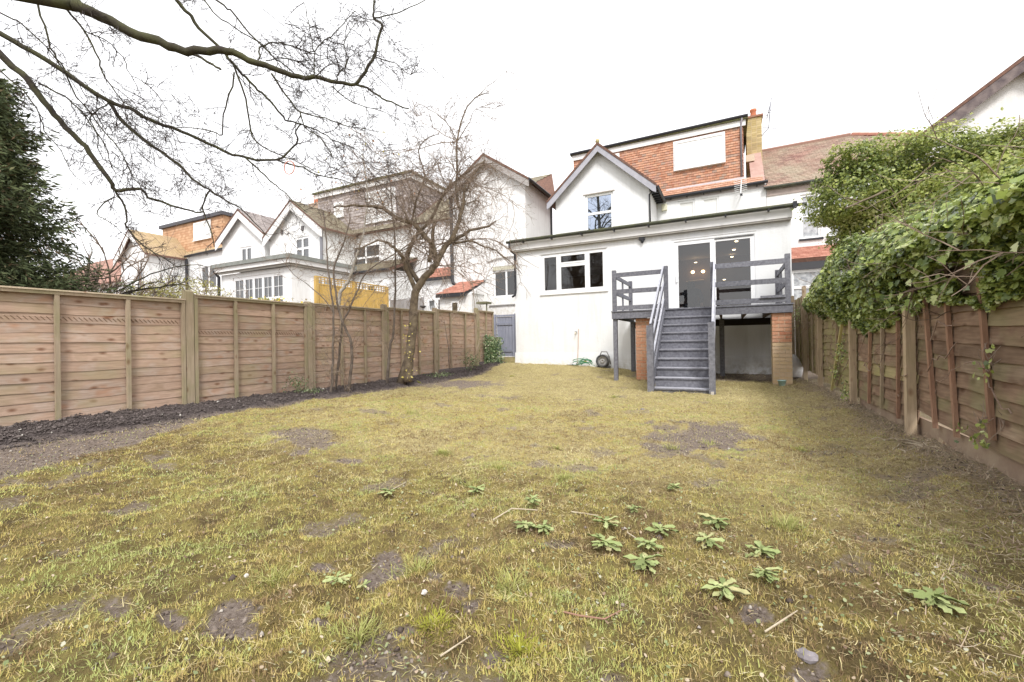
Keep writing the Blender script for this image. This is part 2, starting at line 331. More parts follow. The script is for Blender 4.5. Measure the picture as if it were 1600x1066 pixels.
# lawn / garden ground: one sheet to the horizon, fine in the garden
N = 660; sx = np.linspace(-1, 1, N); kk = 5.5
gx = 170*np.sinh(kk*sx)/np.sinh(kk)-1.0; gy = 170*np.sinh(kk*sx)/np.sinh(kk)+1.6
GX, GY = np.meshgrid(gx, gy); ff = np.exp(-((GX+2)**2+(GY-6)**2)/900)
GZ = fine_h(GX, GY)*ff+.0*(1-ff)
idx = np.arange(N*N).reshape(N, N)
Fq = np.stack([idx[:-1, :-1], idx[:-1, 1:], idx[1:, 1:], idx[1:, :-1]], -1).reshape(-1, 4)
gm, n, b = nodes('mossy_winter_lawn'); b.inputs['Roughness'].default_value = .95; b.inputs['Specular IOR Level'].default_value = .1
a1 = n.nodes.new('ShaderNodeAttribute'); a1.attribute_name = 'soil'; a2 = n.nodes.new('ShaderNodeAttribute'); a2.attribute_name = 'bed'; a3 = n.nodes.new('ShaderNodeAttribute'); a3.attribute_name = 'straw'
n1 = noise_tex(n, 5, 8, None, 'Position', .75); n2 = noise_tex(n, 45, 5, None, 'Position', .7)
mossc = ramp(n, n1, [(.3, (.085, .062, .036)), (.45, (.17, .13, .055)), (.55, (.26, .215, .075)), (.7, (.21, .18, .065))])
strawc = ramp(n, n2, [(.3, (.26, .21, .11)), (.5, (.48, .4, .19)), (.7, (.6, .51, .28))])
c = mixc(n, a3.outputs['Fac'], mossc, strawc)
c = mixc(n, maprange(n, noise_tex(n, 17, 6, None, 'Position', .75), .5, .68, 0, .75), c, (.13, .095, .055))
soilc = ramp(n, n2, [(.3, (.12, .092, .074)), (.5, (.22, .175, .145)), (.7, (.32, .265, .225))])
ms_ = n.nodes.new('ShaderNodeMath'); ms_.operation = 'ADD'; n.links.new(a1.outputs['Fac'], ms_.inputs[0]); n.links.new(maprange(n, n2, .3, .7, -.25, .25), ms_.inputs[1])
c = mixc(n, maprange(n, ms_.outputs[0], .25, .8), c, soilc)
bedc = ramp(n, n2, [(.3, (.05, .04, .037)), (.5, (.1, .082, .078)), (.75, (.18, .15, .145))])
c = mixc(n, a2.outputs['Fac'], c, bedc)
n.links.new(c, b.inputs['Base Color']); bump(n, noise_tex(n, 60, 8, None, 'Position', .8), .9, .02, b)
bedv = sstep(.03, -.06, GX-bed_edge(GY))*sstep(-8.3, -7.5, GX)
strawv = np.clip(sstep(1.9, 3.6, GY+(fbm(GX, GY, .8, 2)-.5)*1.5)*.75+.35*(fbm(GX, GY, 1.7, 3)-.45), 0, 1)
ground = link('lawn', np_mesh('lawn', np.stack([GX, GY, GZ], -1).reshape(-1, 3), Fq, gm, dict(soil=soil_mask(GX, GY).ravel(), bed=bedv.ravel(), straw=strawv.ravel()), True)); setp(ground, kind='structure')
def gh(x, y): return float(fine_h(np.array([x]), np.array([y]))[0])
# --------------------------------------------------------------------------------
# lawn cover (stuff): dry grass, moss, blades, tiny leaves, soil crumbs
def scatter(nn, rmin, rmax, pw, region):
    """points with a density that falls off with distance from the open middle of the garden"""
    u_ = rng.random(nn); r = (rmin**pw+u_*(rmax**pw-rmin**pw))**(1/pw); an = rng.uniform(-1.55, .95, nn)+R(0)
    x = np.sin(an)*r; y = np.cos(an)*r-.15
    k = region(x, y); return x[k], y[k]
def in_lawn(x, y): return (x < 1.45) & (x > bed_edge(y)-.02) & (y < 12.5) & (y > -.6)
def strips(x, y, z, L_, W_, yaw, pitch, curl, mat, name, rnd, seg=2):
    """thin bent blades: seg quads each"""
    nn = len(x); dx = np.cos(yaw); dy = np.sin(yaw); px, py = -dy, dx
    V = np.zeros((nn, (seg+1)*2, 3)); h = z.copy(); cx = x.copy(); cy = y.copy(); p = pitch.copy()
    for s in range(seg+1):
        wd = W_*(1-.75*(s/seg)**1.5)/2
        V[:, 2*s, 0] = cx-px*wd; V[:, 2*s, 1] = cy-py*wd; V[:, 2*s, 2] = h; V[:, 2*s+1, 0] = cx+px*wd; V[:, 2*s+1, 1] = cy+py*wd; V[:, 2*s+1, 2] = h
        cx = cx+dx*np.cos(p)*L_/seg; cy = cy+dy*np.cos(p)*L_/seg; h = h+np.sin(p)*L_/seg; p = p+curl
    base = (np.arange(nn)*(seg+1)*2)[:, None]
    Fc = np.concatenate([base+np.array([[2*s, 2*s+1, 2*s+3, 2*s+2]]) for s in range(seg)], 0)
    return np_mesh(name, V.reshape(-1, 3), Fc, mat, dict(rnd=np.repeat(rnd, (seg+1)*2)))
straw_m = attr_mat('dry_straw', [(0, (.2, .14, .08)), (.25, (.45, .36, .19)), (.5, (.7, .6, .34)), (.8, (.62, .56, .25)), (1, (.84, .76, .54))], trans=.2)
moss_m = attr_mat('yellow_green_moss', [(0, (.24, .165, .09)), (.25, (.42, .31, .14)), (.55, (.58, .48, .17)), (.85, (.52, .49, .16)), (1, (.45, .49, .18))], trans=.2)
blade_m = attr_mat('green_grass_blade', [(0, (.28, .3, .1)), (.5, (.42, .43, .14)), (1, (.58, .56, .25))], trans=.3)
leafy_m = attr_mat('small_weed_leaf', [(0, (.18, .22, .1)), (.5, (.3, .34, .17)), (.8, (.4, .42, .25)), (1, (.5, .48, .38))], trans=.2)
clod_m = attr_mat('dark_soil_clod', [(0, (.06, .048, .044)), (.7, (.13, .108, .1)), (.95, (.22, .18, .17)), (1, (.5, .47, .42))])
x, y = scatter(420000, .9, 13.5, 1.15, in_lawn); sm = soil_mask(x, y); st = np.clip(sstep(1.2, 3.2, y)*.85+.3+.3*(x > .6), 0, 1)*(.35+.9*fbm(x, y, 1.3, 3))
k = (rng.random(len(x)) < st*(1-.75*sm)); x, y = x[k], y[k]; nn = len(x); rr = np.hypot(x, y)
flow = fbm(x, y, 1.1, 2)*9
sc_ = np.clip(rr/5, 1, 2.0)
o = link('dry_grass', strips(x, y, fine_h(x, y)+rng.uniform(.001, .012, nn), rng.uniform(.018, .05, nn)*np.clip(.75+rr/8, 0, 1.6), rng.uniform(.0013, .0026, nn)*sc_*1.15, flow+rng.normal(0, .9, nn), rng.normal(.12, .28, nn), rng.normal(-.15, .35, nn), straw_m, 'dry_grass', np.clip(rng.normal(.45, .2, nn)+.9*(fbm(x, y, 6, 3)-.5)-.12*(rr < 3), 0, 1)))
setp(o, 'dead straw-coloured grass lying matted over the lawn', 'dry grass', kind='stuff')
x, y = scatter(860000, .9, 8, .95, in_lawn); sm = soil_mask(x, y); dens = np.clip(1.15*fbm(x, y, 4, 3)+.15, 0, 1)*sstep(8, 4.5, y)*(1-.93*sstep(.35, .6, sm))*(1-.6*sstep(.2, 1.2, x))
k = rng.random(len(x)) < dens; x, y = x[k], y[k]; nn = len(x); rr = np.hypot(x, y)
hue = np.clip(fbm(x+40, y, 2.3, 3)*1.9+fbm(x, y+8, 11, 3)*1.6-1.25+rng.normal(0, .16, nn), 0, 1)
o = link('moss', strips(x, y, fine_h(x, y)-.003, rng.uniform(.008, .024, nn), rng.uniform(.0018, .0042, nn)*np.clip(rr/3, 1, 2), rng.uniform(0, 6.3, nn), rng.normal(.9, .35, nn), rng.normal(-.25, .3, nn), moss_m, 'moss', hue, 1))
setp(o, 'yellow-green moss carpeting the near lawn between bare patches', 'moss', kind='stuff')
x, y = scatter(90000, .9, 13, 1.1, in_lawn); sm = soil_mask(x, y); g_ = fbm(x-30, y+10, 1.6, 3)
k = (rng.random(len(x)) < np.clip((g_-.42)*2.4, .04, 1)*(1-.9*sm)); x, y = x[k], y[k]; nn = len(x); rr = np.hypot(x, y)
o = link('green_grass', strips(x, y, fine_h(x, y)-.002, rng.uniform(.02, .055, nn), rng.uniform(.0018, .0032, nn)*np.clip(rr/4, 1, 2), rng.uniform(0, 6.3, nn), rng.normal(.75, .4, nn), rng.normal(-.35, .3, nn), blade_m, 'green_grass', rng.random(nn)))
setp(o, 'short green grass blades growing thinly across the lawn', 'grass', kind='stuff')
def leaf_quads(x, y, z, size, mat, name, rnd, tilt=.35):
    nn = len(x); yaw = rng.uniform(0, 6.3, nn); t1 = rng.normal(0, tilt, nn); t2 = rng.normal(0, tilt, nn)
    base = np.array([[-.5, 0], [-.32, .36], [.08, .46], [.5, .12], [.5, -.12], [.08, -.46], [-.32, -.36]])
    c, s = np.cos(yaw), np.sin(yaw); V = np.zeros((nn, 7, 3))
    for i, (a, b_) in enumerate(base):
        V[:, i, 0] = x+(a*c-b_*s)*size; V[:, i, 1] = y+(a*s+b_*c)*size; V[:, i, 2] = z+(a*t1+b_*t2+.25*abs(b_))*size
    Fc = (np.arange(nn)*7)[:, None]+np.arange(7)[None]
    return np_mesh(name, V.reshape(-1, 3), Fc, mat, dict(rnd=np.repeat(rnd, 7)))
x, y = scatter(15000, .9, 7, 1.1, in_lawn); k = rng.random(len(x)) < np.clip((fbm(x+9, y+60, 2.1, 3)-.38)*3.2+.35*(x > .3), .03, 1)*(1-.5*soil_mask(x, y)); x, y = x[k], y[k]; nn = len(x)
o = link('ground_weeds', leaf_quads(x, y, fine_h(x, y)+rng.uniform(.006, .022, nn), rng.uniform(.005, .014, nn), leafy_m, 'ground_weeds', rng.random(nn)))
setp(o, 'tiny pale green weed leaves sprinkled over the lawn', 'weeds', kind='stuff')
def lumps(x, y, z, size, mat, name, rnd):
    nn = len(x); T = np.array([[0, 0, 1], [1, 0, 0], [0, 1, 0], [-1, 0, 0], [0, -1, 0], [0, 0, -.6]], float); Fo = np.array([[0, 1, 2], [0, 2, 3], [0, 3, 4], [0, 4, 1], [5, 2, 1], [5, 3, 2], [5, 4, 3], [5, 1, 4]])
    yaw = rng.uniform(0, 6.3, nn); c, s = np.cos(yaw), np.sin(yaw); J = T[None]*rng.uniform(.5, 1.15, (nn, 6, 3))
    V = np.stack([J[..., 0]*c[:, None]-J[..., 1]*s[:, None], J[..., 0]*s[:, None]+J[..., 1]*c[:, None], J[..., 2]*.75], -1)*size[:, None, None]+np.stack([x, y, z], -1)[:, None]
    Fc = ((np.arange(nn)*6)[:, None, None]+Fo[None]).reshape(-1, 3); return np_mesh(name, V.reshape(-1, 3), Fc, mat, dict(rnd=np.repeat(rnd, 6)))
yy = .9+rng.random(60000)**1.5*11.6; xx = -6.75+rng.random(60000)*1.25; k = xx < bed_edge(yy)+.08*rng.random(60000); xx, yy = xx[k], yy[k]; nn = len(xx)
rv = np.where(rng.random(nn) < .006, 1., rng.random(nn)*.85)
o = link('soil_clods', lumps(xx, yy, fine_h(xx, yy), rng.gamma(1.6, .0038, nn)+.0015, clod_m, 'soil_clods', rv)); setp(o, 'dark crumbly soil clods of the border under the left fence', 'soil', kind='stuff')
x, y = scatter(90000, .9, 9, 1.1, in_lawn); k = rng.random(len(x)) < sstep(.3, .7, soil_mask(x, y))*.8+.05; x, y = x[k], y[k]; nn = len(x)
crumb_m = attr_mat('brown_soil_crumb', [(0, (.07, .052, .042)), (.6, (.17, .135, .112)), (.93, (.27, .225, .19)), (1, (.45, .41, .36))])
o = link('soil_crumbs', lumps(x, y, fine_h(x, y), rng.gamma(1.8, .0026, nn)+.0015, crumb_m, 'soil_crumbs', rng.random(nn))); setp(o, 'brown crumbs of earth on the bare patches of lawn', 'soil', kind='stuff')
# dead twigs and leaf litter along the right fence
litter_m = attr_mat('dead_litter', [(0, (.17, .11, .075)), (.4, (.28, .2, .14)), (.75, (.4, .31, .22)), (1, (.55, .46, .35))])
nn = 17000; y = 1.2+rng.random(nn)**1.2*9.5; x = 1.5-np.abs(rng.normal(0, .36, nn)); 
k = (x > -.4); x, y = x[k], y[k]; nn = len(x)
o = link('leaf_litter', strips(x, y, fine_h(x, y)+rng.uniform(.003, .03, nn), rng.gamma(2.2, .018, nn)+.015, rng.uniform(.0016, .004, nn), rng.uniform(0, 6.3, nn), rng.normal(.05, .2, nn), rng.normal(0, .25, nn), litter_m, 'leaf_litter', rng.random(nn), 3))
setp(o, 'brown dead stems and litter along the foot of the right fence', 'leaf litter', kind='stuff')
x, y = scatter(6000, .9, 8, 1.1, in_lawn); nn = len(x)
o = link('fallen_leaves', leaf_quads(x, y, fine_h(x, y)+.012, rng.uniform(.004, .013, nn), litter_m, 'fallen_leaves', rng.random(nn), .5)); setp(o, 'small curled brown leaves scattered through the grass', 'fallen leaves', kind='stuff')

# rosettes of broad weeds: each leaf a part
ros_m = rnd_obj_mat('pale_green_rosette_leaf', [(0, (.18, .22, .08)), (.4, (.3, .36, .14)), (.8, (.42, .46, .21)), (1, (.44, .38, .2))], rough=.6, bs=.5, bscale=90, var=(40, (.22, .25, .1), .5))
def blade_mesh(kind):
    mb = MB(); n_ = 7; prof = [.15, .3, .7, .8, 1.1, .9, .15] if kind == 0 else [.2, .75, .45, 1.05, .65, 1.05, .2]
    for i in range(n_):
        t = i/(n_-1); wd = prof[i]*.15; z = .07*math.sin(t*2.6)-.02*t; wav = .035*math.sin(i*2.1+kind)
        mb.v += [(t, -wd, z+.07+wav), (t, 0, z), (t, wd, z+.07-wav)]
    mb.f = [(3*i+j, 3*i+j+1, 3*i+j+4, 3*i+j+3) for i in range(n_-1) for j in (0, 1)]
    return mb.mesh('leaf', ros_m, smooth=True)
lm = [blade_mesh(0), blade_mesh(1)]
ROS = [(1052, 766, .07, 'faint small weed rosette in the straw above the weed cluster'), (990, 800, .06, 'thin weed seedling between the left clump and the cluster'), (948, 823, .1, 'broad weed rosette above the largest weed of the middle cluster'), (945, 857, .115, 'wide leafy weed rosette at the left of the middle cluster'), (1033, 833, .1, 'pale weed rosette in the middle of the weed cluster'), (1015, 858, .085, 'small weed rosette tucked between two larger weeds in the cluster'),
       (1008, 886, .11, 'broad weed rosette at the bottom of the middle cluster'), (1120, 822, .12, 'long-leaved weed rosette at the top right of the cluster'), (1105, 851, .1, 'weed rosette just below the top right one'), (1190, 870, .1, 'straggly weed rosette right of the middle cluster'),
       (1195, 905, .085, 'thin narrow-leaved weed rosette below the straggly one'), (1130, 928, .11, 'bright large-leaved weed beside a bare soil patch'), (832, 788, .08, 'small pale weed rosette above the left weed clump'), (850, 830, .09, 'weed rosette in the left clump next to a bare patch'),
       (820, 828, .08, 'leftmost weed rosette of the left clump'), (745, 770, .09, 'flat weed rosette in the middle of the straw lawn'), (608, 773, .085, 'flat weed rosette beside a pale stick'), (527, 912, .07, 'little weed rosette by a bare patch in the near lawn'), (568, 920, .045, 'tiny four-leaved weed seedling in the near lawn'), (1460, 945, .11, 'bright weed on the right side of the near lawn')]
for px_, py_, sz, lab in ROS:
    g = pZ(px_, py_, .03); zz = gh(g.x, g.y); g = pZ(px_, py_, zz+.01)
    t = thing('weed_rosette', (g.x, g.y, zz), lab, 'weed', 'leafy weed rosettes flat on the lawn'); nl = random.randint(11, 16) if sz > .05 else 5; nl += 2; sz *= .72; a0 = random.random()*6
    for i in range(nl):
        o = link('leaf', random.choice(lm), t, (0, 0, .016+.0015*i)); s = sz*random.uniform(.5, 1.15); o.scale = (s, s*random.uniform(.9, 1.3), s); o.rotation_euler = (random.uniform(-.35, .35), random.uniform(-.12, .06), a0+i*2.399+random.uniform(-.5, .5))
def tuft(name, px_, py_, nb, ln, mat, lab, cat='grass tuft', spread=.05, group='green tufts standing in the lawn'):
    g = pZ(px_, py_, .03); zz = gh(g.x, g.y); a = rng.uniform(0, 6.3, nb); r = np.abs(rng.normal(0, spread, nb)); x = g.x+np.cos(a)*r; y = g.y+np.sin(a)*r
    me = strips(x, y, fine_h(x, y)-.003, rng.uniform(.6, 1.1, nb)*ln, rng.uniform(.002, .0036, nb)*(1+.1*abs(g.y)), a+rng.normal(0, .7, nb), rng.normal(1.05, .22, nb), rng.normal(-.35, .2, nb), mat, name, rng.random(nb), 3)
    V = np.zeros(len(me.vertices)*3, np.float32); me.vertices.foreach_get('co', V); V = V.reshape(-1, 3)-np.array([g.x, g.y, zz], np.float32); me.vertices.foreach_set('co', V.ravel()); me.update()
    setp(link(name, me, None, (g.x, g.y, zz)), lab, cat, group, 'stuff')
bright_m = attr_mat('lime_moss_blade', [(0, (.3, .3, .04)), (1, (.5, .5, .09))], trans=.3)
for a in [(690, 706, 260, .06, 'blue-green grass tuft near the bare holes in the left lawn'), (645, 648, 160, .06, 'faint green tuft in the far left lawn'), (778, 731, 120, .06, 'small green tuft left of the lawn centre'), (880, 748, 120, .06, 'green tuft right of the lawn centre'), (730, 752, 110, .05, 'small lime tuft above a flat weed'),
          (1225, 826, 150, .09, 'dark green grass tuft to the right of the weed cluster'), (1053, 697, 80, .07, 'dark tuft on the front edge of the large bare patch'), (1107, 688, 70, .06, 'yellow-green tuft inside the large bare patch'), (425, 900, 120, .07, 'green tuft between two bare patches in the left foreground'), (652, 884, 120, .07, 'upright grass tuft beside the forked bare patch'),
          (800, 920, 160, .07, 'loose green tuft in the centre foreground'), (560, 990, 200, .06, 'spreading green tuft low in the left foreground'), (870, 700, 90, .05, 'pale tuft in the straw middle of the lawn'), (1250, 700, 120, .05, 'green tuft right of the large bare patch'), (960, 620, 140, .06, 'green tuft left of the foot of the stairs')]:
    tuft('grass_tuft', a[0], a[1], a[2], a[3], blade_m, a[4])
for a in [(678, 972, 420, .03, 'bright lime moss cushion in the centre foreground'), (812, 1012, 420, .032, 'bright lime moss cushion nearer the bottom edge'), (800, 593, 160, .03, 'yellow moss patch beside the grey bare strip'), (655, 605, 120, .03, 'yellow moss patch beside the soil border')]:
    tuft('moss_cushion', a[0], a[1], a[2], a[3], bright_m, a[4], 'moss', .05, 'lime moss cushions')
# stones and sticks
stone_m = M('grey_stone', (.2, .18, .19), (.3, .27, .28), scale=20, bs=.6)
def stone(px_, py_, s, lab, mat=stone_m):
    g = pZ(px_, py_, .02); zz = gh(g.x, g.y); mb = MB(); n_ = 10
    prof = [(.02, -.3), (.8, -.2), (1., .15), (.75, .5), (.3, .66), (.0, .68)]
    mb.lathe(prof, (0, 0, 0), n_); mb.v = [(vx*(1+.25*math.sin(3*vx+vy*5)), vy*.7*(1+.2*math.sin(vx*4)), vz+.1*math.sin(vx*6)) for vx, vy, vz in mb.v]; mb.v = [(a*s, b_*s, c_*s) for a, b_, c_ in mb.v]
    o = link('stone', mb.mesh('stone', mat, smooth=False), None, (g.x, g.y, zz+.004)); o.rotation_euler = (0, 0, random.random()*6); setp(o, lab, 'stone')
stone(1260, 1030, .03, 'grey stone in the right foreground by a bare patch')
stone(1004, 640, .03, 'small pale stone on the lawn left of the stairs')
pale_stone = M('pale_flint', (.5, .46, .42), (.6, .57, .52), scale=20, bs=.4)
stone(505, 622, .035, 'pale flint in the soil border near the thin saplings', pale_stone); stone(341, 646, .018, 'white pebble in the soil border by the second fence panel', pale_stone)
stone(385, 905, .012, 'small pale pebble in the left lawn', pale_stone); stone(663, 934, .015, 'chalky pebble in the centre foreground', pale_stone)
def stick(pts, r, lab, mat):
    P3 = []
    for a, b_ in pts: g = pZ(a, b_, .03); P3.append(Vector((g.x, g.y, gh(g.x, g.y)+.012+r)))
    mb = MB().tube(P3, [r]*(len(P3)-1)+[r*.6], 6); solo('stick', mb, mat, tuple(P3[0]), lab, 'stick')
pale_stick = M('pale_dry_stick', (.42, .34, .24), (.52, .45, .34), scale=20)
stick([(612, 768), (634, 752)], .004, 'short pale stick standing out beside a flat weed', pale_stick)
stick([(770, 812), (800, 800), (840, 806)], .004, 'bent pale stem lying left of the weed cluster', pale_stick)
stick([(893, 810), (935, 814)], .0035, 'thin pale stem between the two weed clumps', pale_stick)
stick([(980, 840), (1010, 856)], .003, 'thin brown stalk crossing the weed cluster', pale_stick)
stick([(688, 1028), (735, 1002)], .003, 'straw-coloured stem at the bottom centre', pale_stick)
stick([(880, 970), (905, 978), (945, 977), (972, 968)], .0028, 'curved reddish stem in the right foreground', M('reddish_stem', (.3, .17, .12)))
stick([(1195, 990), (1225, 978), (1246, 962)], .003, 'long thin dead stem in the right foreground', pale_stick)
# ------------------------------------------------------------------ fences
def slat_mesh(face, H, mat, seed):
    """one waney-edged board, unit length along Y, bottom edge proud towards 'face'"""
    r = random.Random(seed); k = 9; ph = r.random()*6; mb = MB()
    for i in range(k+1):
        t = i/k; wv = .006*math.sin(ph+t*7)+.005*math.sin(ph*2+t*17)+r.uniform(-.002, .002)
        mb.v += [(face*.002, t, H), (face*((.012 if face > 0 else .02)+.003*math.sin(ph+t*5)), t, wv), (face*.005, t, wv-.001), (-face*.004, t, H)]
    for i in range(k):
        a = 4*i
        for j in range(4): mb.f.append((a+j, a+4+j, a+4+(j+1) % 4, a+(j+1) % 4))
    mb.f += [(0, 1, 2, 3), (4*k+3, 4*k+2, 4*k+1, 4*k)]
    me = mb.mesh('slat', mat); return me
def box_me(name, dx, dy, dz, mat, bev=0.):
    mb = MB().box(-dx/2, dx/2, -dy/2, dy/2, 0, dz); return mb.mesh(name, mat)
lf = thing('panel_fence', (-6.8, 6, .1), 'long left fence of tan waney-edged panels with green-tinged posts, behind the soil border', 'fence')
LS = [slat_mesh(1, .17, slat_m, s) for s in range(5)]
LP = [(-.55, 1.38, 1.6, []), (1.50, 3.42, 1.61, [2.13, 2.78]), (3.54, 5.38, 1.69, [4.12, 4.74]), (5.5, 7.33, 1.71, [6.17, 6.79]), (7.45, 9.21, 1.76, [7.93, 8.57]), (9.33, 11.28, 1.83, [9.94, 10.68]), (11.42, 12.36, 1.93, [11.9])]
for (y0, y1, zt, bats) in LP:
    Lr = root_off(lf); zb = zt-1.56; nsl = 14; st = (zt-.03-zb)/nsl
    for i in range(nsl):
        o = link('slat', random.choice(LS), lf, (0-.0+random.uniform(-.002, .002), y0-Lr[1], zb+i*st-Lr[2])); o.scale = (1, y1-y0, (st+.03)/.17)
        if random.random() < .5: o.rotation_euler.x = random.uniform(-.004, .004)
    if y0 in (1.50, 3.54):     # machine-cut slanting notches across one board
        mbn = MB(); zz0 = zb+(11 if y0 == 1.5 else 9)*st+.02
        for q in range(int((y1-y0-.1)/.045)):
            yq = y0+.06+q*.045; mbn.beam((-6.786, yq, zz0+.055), (-6.786, yq+.035, zz0+.015), .004, .012, (1, 0, 0))
        part('notch_marks', mbn, M('darker_notch', (.27, .18, .12)), lf, kind='stuff')
    for yb in bats+[y0+.02, y1-.02]:
        part('batten', MB().box(-6.775, -6.74, yb-.021, yb+.021, zb, zt-.035), post_m, lf)
    part('top_rail', MB().box(-6.8, -6.735, y0, y1, zt-.035, zt+.0), post_m, lf)
    part('capping', MB().prism([(-6.83, zt+.001), (-6.72, zt+.001), (-6.735, zt+.02), (-6.80, zt+.026)], 1, y0, y1), post_m, lf)
for yp, zp in [(1.44, 1.66), (3.48, 1.75), (5.44, 1.74), (7.39, 1.83), (9.27, 1.87), (11.35, 2.0)]:
    part('post', MB().box(-6.85, -6.745, yp-.05, yp+.05, -.1, zp-.012).prism([(-6.85, zp-.012), (-6.745, zp-.012), (-6.775, zp+.012), (-6.82, zp+.012)], 1, yp-.05, yp+.05), post_m, lf)

rf = thing('old_panel_fence', (1.53, 7, .05), 'old leaning brown and green-stained right fence below the ivy', 'fence')
RSb = [slat_mesh(-1, .17, oldslat_m, s+20) for s in range(4)]; RSg = [slat_mesh(-1, .17, greenslat_m, s+30) for s in range(4)]
Lr = root_off(rf)
RP = [(1.0, 3.06, 1.7, .05, RSb), (3.065, 5.06, 1.7, -.085, RSb), (5.065, 7.02, 1.7, .02, RSb+RSg), (7.025, 9.21, 1.7, .01, RSg), (9.215, 10.83, 1.78, 0, RSg), (10.835, 12.6, 1.86, 0, RSg)]
for pi, (y0, y1, zt, tl, SS) in enumerate(RP):
    zb = zt-1.53; ns = 13; st = 1.5/ns
    for i in range(ns):
        sag = random.uniform(-.006, .006)
        o = link('slat', random.choice(SS), rf, (random.uniform(-.003, .003), y0-Lr[1], zb+i*st-Lr[2]-(tl*.0))); o.scale = (1, y1-y0, (st+.035)/.17)
        o.rotation_euler.x = sag+(.055*(1-i/ns) if pi == 1 else 0)
# battens measured along the fence: (y at top, y at foot, top z, foot z, material)
for yt, yb_, zt, zb, mt_ in [(3.96, 3.80, 1.7, .28, brownbat_m), (4.46, 4.28, 1.7, .2, brownbat_m), (4.87, 4.64, 1.7, .2, brownbat_m), (3.3, 3.2, 1.7, .3, brownbat_m), (5.42, 5.49, 1.7, .14, brownbat_m), (5.86, 6.0, 1.7, .16, post_m), (6.3, 6.46, 1.7, .16, brownbat_m),
                              (8.0, 8.16, 1.7, .2, oldpost_m), (7.2, 7.2, 1.7, .2, oldpost_m), (9.35, 9.35, 1.8, .25, oldpost_m), (9.75, 9.75, 1.78, .25, oldpost_m), (10.2, 10.2, 1.8, .25, post_m), (10.7, 10.7, 1.8, .25, post_m), (11.4, 11.4, 1.86, .3, oldpost_m), (11.9, 11.9, 1.86, .3, oldpost_m), (12.4, 12.4, 1.86, .3, oldpost_m), (2.2, 2.2, 1.7, .3, brownbat_m)]:
    part('batten', MB().beam((1.495, yb_, zb), (1.495, yt, zt), .034, .026, (1, 0, 0)), mt_, rf)
part('diagonal_batten', MB().beam((1.46, 8.3, .12), (1.47, 7.36, 1.45), .04, .03, (1, 0, 0)), M('yellow_batten', (.46, .4, .18), (.5, .43, .2)), rf, label='thin yellowish batten leaning diagonally')
for yp, zp in [(3.06, 1.8), (5.06, 1.8), (7.02, 1.8), (9.22, 1.85), (10.83, 2.0), (12.6, 1.95)]:
    part('post', MB().box(1.43, 1.497, yp-.036, yp+.036, -.1, zp).prism([(1.43, zp), (1.497, zp), (1.48, zp+.02), (1.445, zp+.02)], 1, yp-.036, yp+.036), oldpost_m, rf)
for y0, y1 in [(1.0, 3.0), (3.1, 5.0), (5.12, 6.95)]:
    part('gravel_board', MB().beam((1.545, y0-.06, .1), (1.545, y1+.06, .1), .03, .24), M('clay_stained_board', (.27, .19, .14), (.36, .28, .2), scale=5, rough=.9, bs=.4), rf)
pl = MB().beam(pZ(1470, 690, .09), pZ(1548, 722, .09), .035, .1, (.3, 0, 1)); solo('loose_plank', pl, oldpost_m, tuple(pZ(1510, 705, .09)), 'loose weathered plank lying on the ground against the right fence', 'plank')
# creeper stems on the right fence
mb = MB()
for i in range(46):
    y0 = random.uniform(3.2, 9.5); z0 = random.uniform(.2, 1.5); p = [Vector((1.465, y0, z0))]; d = random.choice([-1, 1])
    for k in range(8): p.append(p[-1]+Vector((random.uniform(-.012, .012), d*random.uniform(.01, .09), random.uniform(-.03, .09))))
    mb.tube(p, random.uniform(.002, .0045), 4)
solo('creeper_stems', mb, M('dead_creeper', (.2, .13, .1), (.34, .25, .2), scale=20), (1.46, 6, .2), 'dead creeper stems clinging to the right fence', 'creeper', kind='stuff')
mb = MB()
for i in range(11):
    c0 = pZ(random.uniform(1440, 1500), random.uniform(680, 705), .07); p = [c0]; a = random.random()*6
    for k in range(9): a += random.uniform(-.9, .9); p.append(p[-1]+Vector((math.cos(a)*.05, math.sin(a)*.05, random.uniform(-.02, .02))))
    mb.tube(p, .004, 5)
solo('root_tangle', mb, pale_stick, tuple(pZ(1465, 690, .07)), 'pale tangle of cut stems at the foot of the nearest right fence post', 'cut stems')

# garden gate
gt = thing('garden_gate', (-6.45, 12.75, .47), 'small blue-grey ledged gate between the left fence and the white house', 'gate')
for x0, x1 in ((-6.98, -6.86), (-6.17, -6.10)): part('gate_post', MB().box(x0, x1, 12.7, 12.78, .45, 1.88), gate_m, gt)
part('head_rail', MB().box(-6.86, -6.17, 12.71, 12.77, 1.8, 1.86), gate_m, gt)
nb = 6
for i in range(nb):
    x0 = -6.83+i*.655/nb; part('board', MB().box(x0+.004, x0+.655/nb-.004, 12.74, 12.76, .5, 1.79), gate_m, gt)
for z0 in (.64, 1.52): part('ledge', MB().box(-6.83, -6.18, 12.712, 12.739, z0, z0+.07), gate_m, gt)
part('stile', MB().box(-6.235, -6.18, 12.70, 12.739, .5, 1.79), gate_m, gt)
wl = MB()
sb = thing('gate_step', (-6.45, 12.8, .1), 'mossy stone step under the blue-grey gate', 'step')
mstep = M('mossy_sandstone', (.4, .32, .19), (.28, .26, .1), scale=9, bs=.6, rough=.95)
part('slab', MB().box(-6.95, -6.1, 12.62, 13.4, .1, .33), mstep, sb); part('slab', MB().box(-6.98, -6.1, 12.66, 13.4, .335, .45), mstep, sb)

